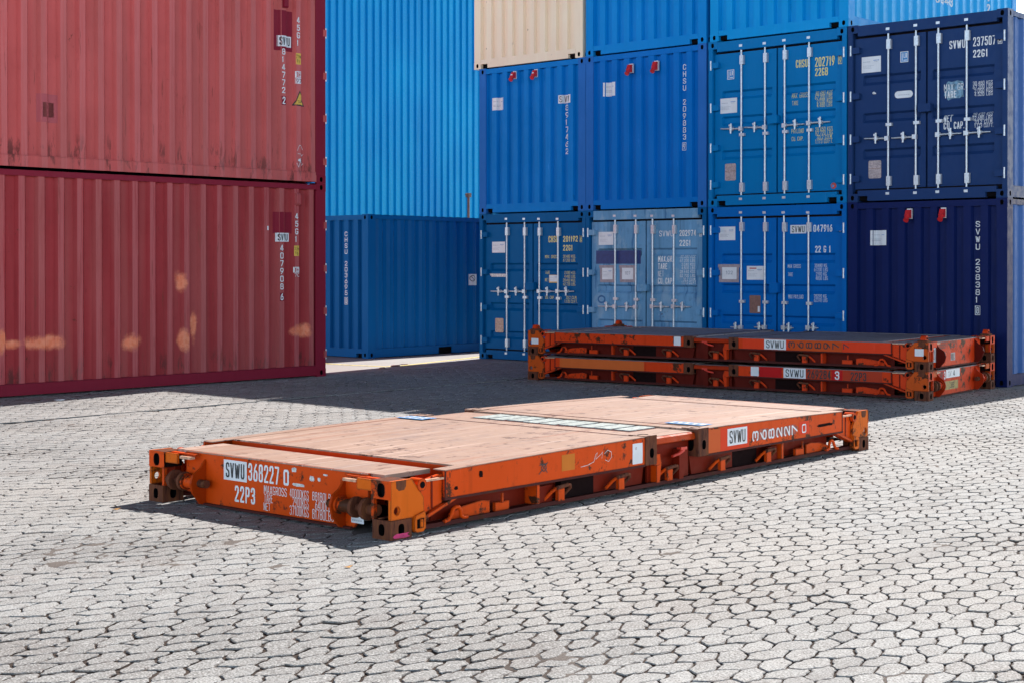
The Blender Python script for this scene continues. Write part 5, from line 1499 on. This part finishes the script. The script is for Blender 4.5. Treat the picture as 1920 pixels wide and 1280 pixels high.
lowr = make_flatrack('lower of the two shaded orange flat racks, number 269284 on its side', gP, gRZ, SM, 0.0, topz=.345,
    marks_side=[('patch:crimson','',2.30,.206,1.98,.338),('box','SVWU',1.954,.207,1.639,.337),('patch:rear_red','',1.636,.2062,1.285,.336),('k','269284',1.616,.215,1.292,.326),('patch:crimson','',1.28,.206,1.13,.336),('w','3',1.235,.215,1.175,.322),('patch:rear_red','',1.125,.2062,.60,.336),('k','22P3',1.022,.212,.81,.318),('patch:orange_lit','',5.494,.206,4.074,.335),('lab:paper','',2.43,.21,2.31,.335)],
    marks_end=[('patch:crimson','',.62,.20,.86,.34),('k','2692',.64,.22,.75,.32),('w','3',.79,.22,.84,.32),('patch:paper','',.865,.23,1.36,.34),('k','1/',.95,.245,1.05,.32),('k','4',1.12,.245,1.18,.32),('patch:labdull','',.57,.08,1.3,.19),('k','KGS',.72,.10,.86,.17),('k','LBS',1.0,.10,1.15,.17)], side='L', group=GF, strips=False)
SM2 = dict(SM); SM2['deck'] = SM['deck']
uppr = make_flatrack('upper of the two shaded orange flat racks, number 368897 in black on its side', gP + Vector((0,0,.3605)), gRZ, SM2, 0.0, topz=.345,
    marks_side=[('patch:orange_red','',2.55,.206,1.87,.337),('patch:orange_red','',1.135,.206,.485,.337),('box','SVWU',2.233,.208,1.919,.335),('patch:rear_orange','',1.865,.2062,1.14,.337),('rot','k368897',1.885,.235,1.179,.315),('rot','k7',1.122,.24,1.045,.31),('lab:paper','',3.60,.21,3.49,.335),('patch:paper','',.179,.188,.065,.279),('patch:paper','',5.995,.16,5.87,.245)],
    marks_end=[('patch:paper','',.40,.09,.515,.335),('patch:alu','',.335,.12,.395,.21),('k','12',.41,.13,.45,.25),('patch:labyellow','',.53,.10,.62,.21),('k','368897',.60,.25,.93,.335),('k','22P3',1.01,.25,1.26,.33),('patch:frame','',1.03,.085,1.19,.185),('patch:alu','',1.045,.095,1.175,.175)], side='L', group=GF, hinges=False, strips=False)

# marks that only the sunlit rack carries
fr_side = Face((2.438-.004, 0, 0), (0,1,0), (0,0,1), (1,0,0))
def scrawl(name, face, strokes, mat, w, parent, lift=.0025):
    mb = MB()
    for st_ in strokes:
        Lp, Rp = ribbon(st_, 0, w); mb.grid([[face.p(*q, lift) for q in Rp], [face.p(*q, lift) for q in Lp]], mat); lift += .0004
    return mb.build(name, parent)
scrawl('pen_mark', fr_side, [[(1.395,.258),(1.44,.29),(1.49,.332)],[(1.405,.335),(1.45,.30),(1.485,.262)],[(1.42,.30),(1.44,.318),(1.468,.315),(1.475,.29),(1.45,.272),(1.425,.285),(1.42,.30)],[(1.40,.318),(1.48,.325)]], M['black'], .006, front)
scrawl('chalk_scribble', fr_side, [[(1.85,.262),(1.93,.268),(2.0,.285),(2.02,.335),(2.04,.345),(2.02,.30),(2.08,.33),(2.10,.345),(2.09,.30)],[(2.12,.33),(2.16,.352),(2.20,.335),(2.205,.30),(2.17,.27),(2.13,.285)]], M['pale'], .004, front)
mb = MB(); ragged(mb, Face((2.438, 0, 0), (0,1,0), (0,0,1), (1,0,0)), .012, .004, .165, .040, M['magenta'], .0012, 22, .3, 2); mb.build('spray_mark', front)
mb = MB(); ragged(mb, fr_side, .56, .24, .60, .275, RM['dark'], .002, 12, .4, 5); mb.build('paint_chip', front)
mb = MB(); ragged(mb, fr_side, .79, .295, .84, .345, RM['dark'], .002, 12, .4, 6); mb.build('paint_chip', front)
mb = MB(); ragged(mb, fr_side, 5.12, .27, 5.42, .30, RM['dark'], .002, 16, .4, 7); mb.build('paint_chip', front)
def deck_plate(x0, x1, y0, y1, z):
    f = Face((0,0,z), (1,0,0), (0,1,0), (0,0,1)); mb = MB()
    rect(mb, f, x0, y0, x1, y1, M['lrblue'], .003); rect(mb, f, x0+.02, y0+.03, x1-.02, y1-.03, M['paper'], .0045)
    for k in range(4): rect(mb, f, x0+.05+.07*k, y0+.05, x0+.09+.07*k, y1-.06, M['lrblue'], .006)
    mb.build('deck_sign', front)
deck_plate(.06, .36, 2.40, 2.58, .4085)
deck_plate(1.98, 2.34, 3.50, 3.66, .4085)

# stacking cones left on the upper flat rack
def cone(label, x, y):
    o = empty('stacking_cone', gP + Vector((0,0,.3605+.3585)) + Matrix.Rotation(gRZ, 3, 'Z') @ Vector((x, y, 0)), gRZ); tag(o, label, 'stacking cone', 'stacking cones on the flat racks')
    mb = MB(); mb.prism([(-.075,0),(.075,0),(.075,.015),(.062,.022),(-.062,.022),(-.075,.015)], 'y', -.06, .06, SM['rust']); mb.build('base_flange', o)
    mb = MB(); n = 10
    arc = [(.052*math.cos(math.pi*k/n), .0225+.058*math.sin(math.pi*k/n)) for k in range(n+1)]
    mb.prism(arc, 'y', -.034, .034, SM['side']); mb.cyl((-.0,-.05,.045),(0,.05,.045),.012,SM['rust'],8); mb.build('cone_head', o)
cone('orange stacking cone on the front right corner of the upper flat rack', .088, .09)
cone('orange stacking cone on the rear right corner of the upper flat rack', 2.438-.088, .09)
cone('orange stacking cone on the front left corner of the upper flat rack', .088, 6.058-.09)
cone('orange stacking cone on the rear left corner of the upper flat rack', 2.438-.088, 6.058-.09)

# ------------------------------------------------------------------ small loose things
def scrap(name, label, cat, x, y, z, s, mat, seed, group=None):
    r = random.Random(seed); mb = MB(); n = 9
    rows = []
    for q, zz in ((1, 0), (.9, .012*r.uniform(.6, 1.6))):
        rows.append([(q*s*(1+.35*r.random())*math.cos(2*math.pi*k/n), q*s*.6*(1+.35*r.random())*math.sin(2*math.pi*k/n), zz + .006*r.random()) for k in range(n)])
    mb.grid(rows, mat, False, True); mb.face(rows[1], mat)
    o = mb.build(name, None, (x, y, z), (0, 0, r.uniform(0, 3))); tag(o, label, cat, group)
scrap('paper_scrap', 'crumpled white paper lying near the foot of the red containers', 'litter', 1.82, -9.66, .002, .07, M['paper'], 1)
M['leaf'] = flat('dry_leaf', (.45,.22,.06), .8, var=.4)
for i, (x, y) in enumerate(((8.2,-14.6),(9.0,-16.0),(10.2,-15.4),(9.55,-14.05),(12.2,-14.35))):
    mb = MB(); r = random.Random(i)
    for k in range(2):
        mb.face([(-.03,0,.006),(0,-.014,.001),(.035,.002,.010),(0,.015,.004)], M['leaf'])
        break
    mb.face([(-.03,0,.005),(0,.015,.003),(.035,.002,.009),(0,-.014,.0)], M['leaf'])
    o = mb.build('dry_leaf', None, (x, y, .004), (0, 0, r.uniform(0, 6))); tag(o, 'small dry leaf on the grey paving stones', 'leaf', 'dry leaves on the paving')
for i, (x, y, sz) in enumerate(((.33,-2.42,.09),(.16,-2.05,.06),(.62,-3.0,.05))):
    scrap('loose_stone', 'dark lump of rubble lying by the yellow line behind the red containers', 'stone', x, y, .0, sz, M['brown'], 20+i, 'rubble by the yellow line')
scrap('blue_tie', 'scrap of bright blue strap caught between the two red containers', 'strap', *(Vector((1.168,-4.701,2.896)) - rd*.26 - rn*.05), .07, M['sky_tape'], 4)
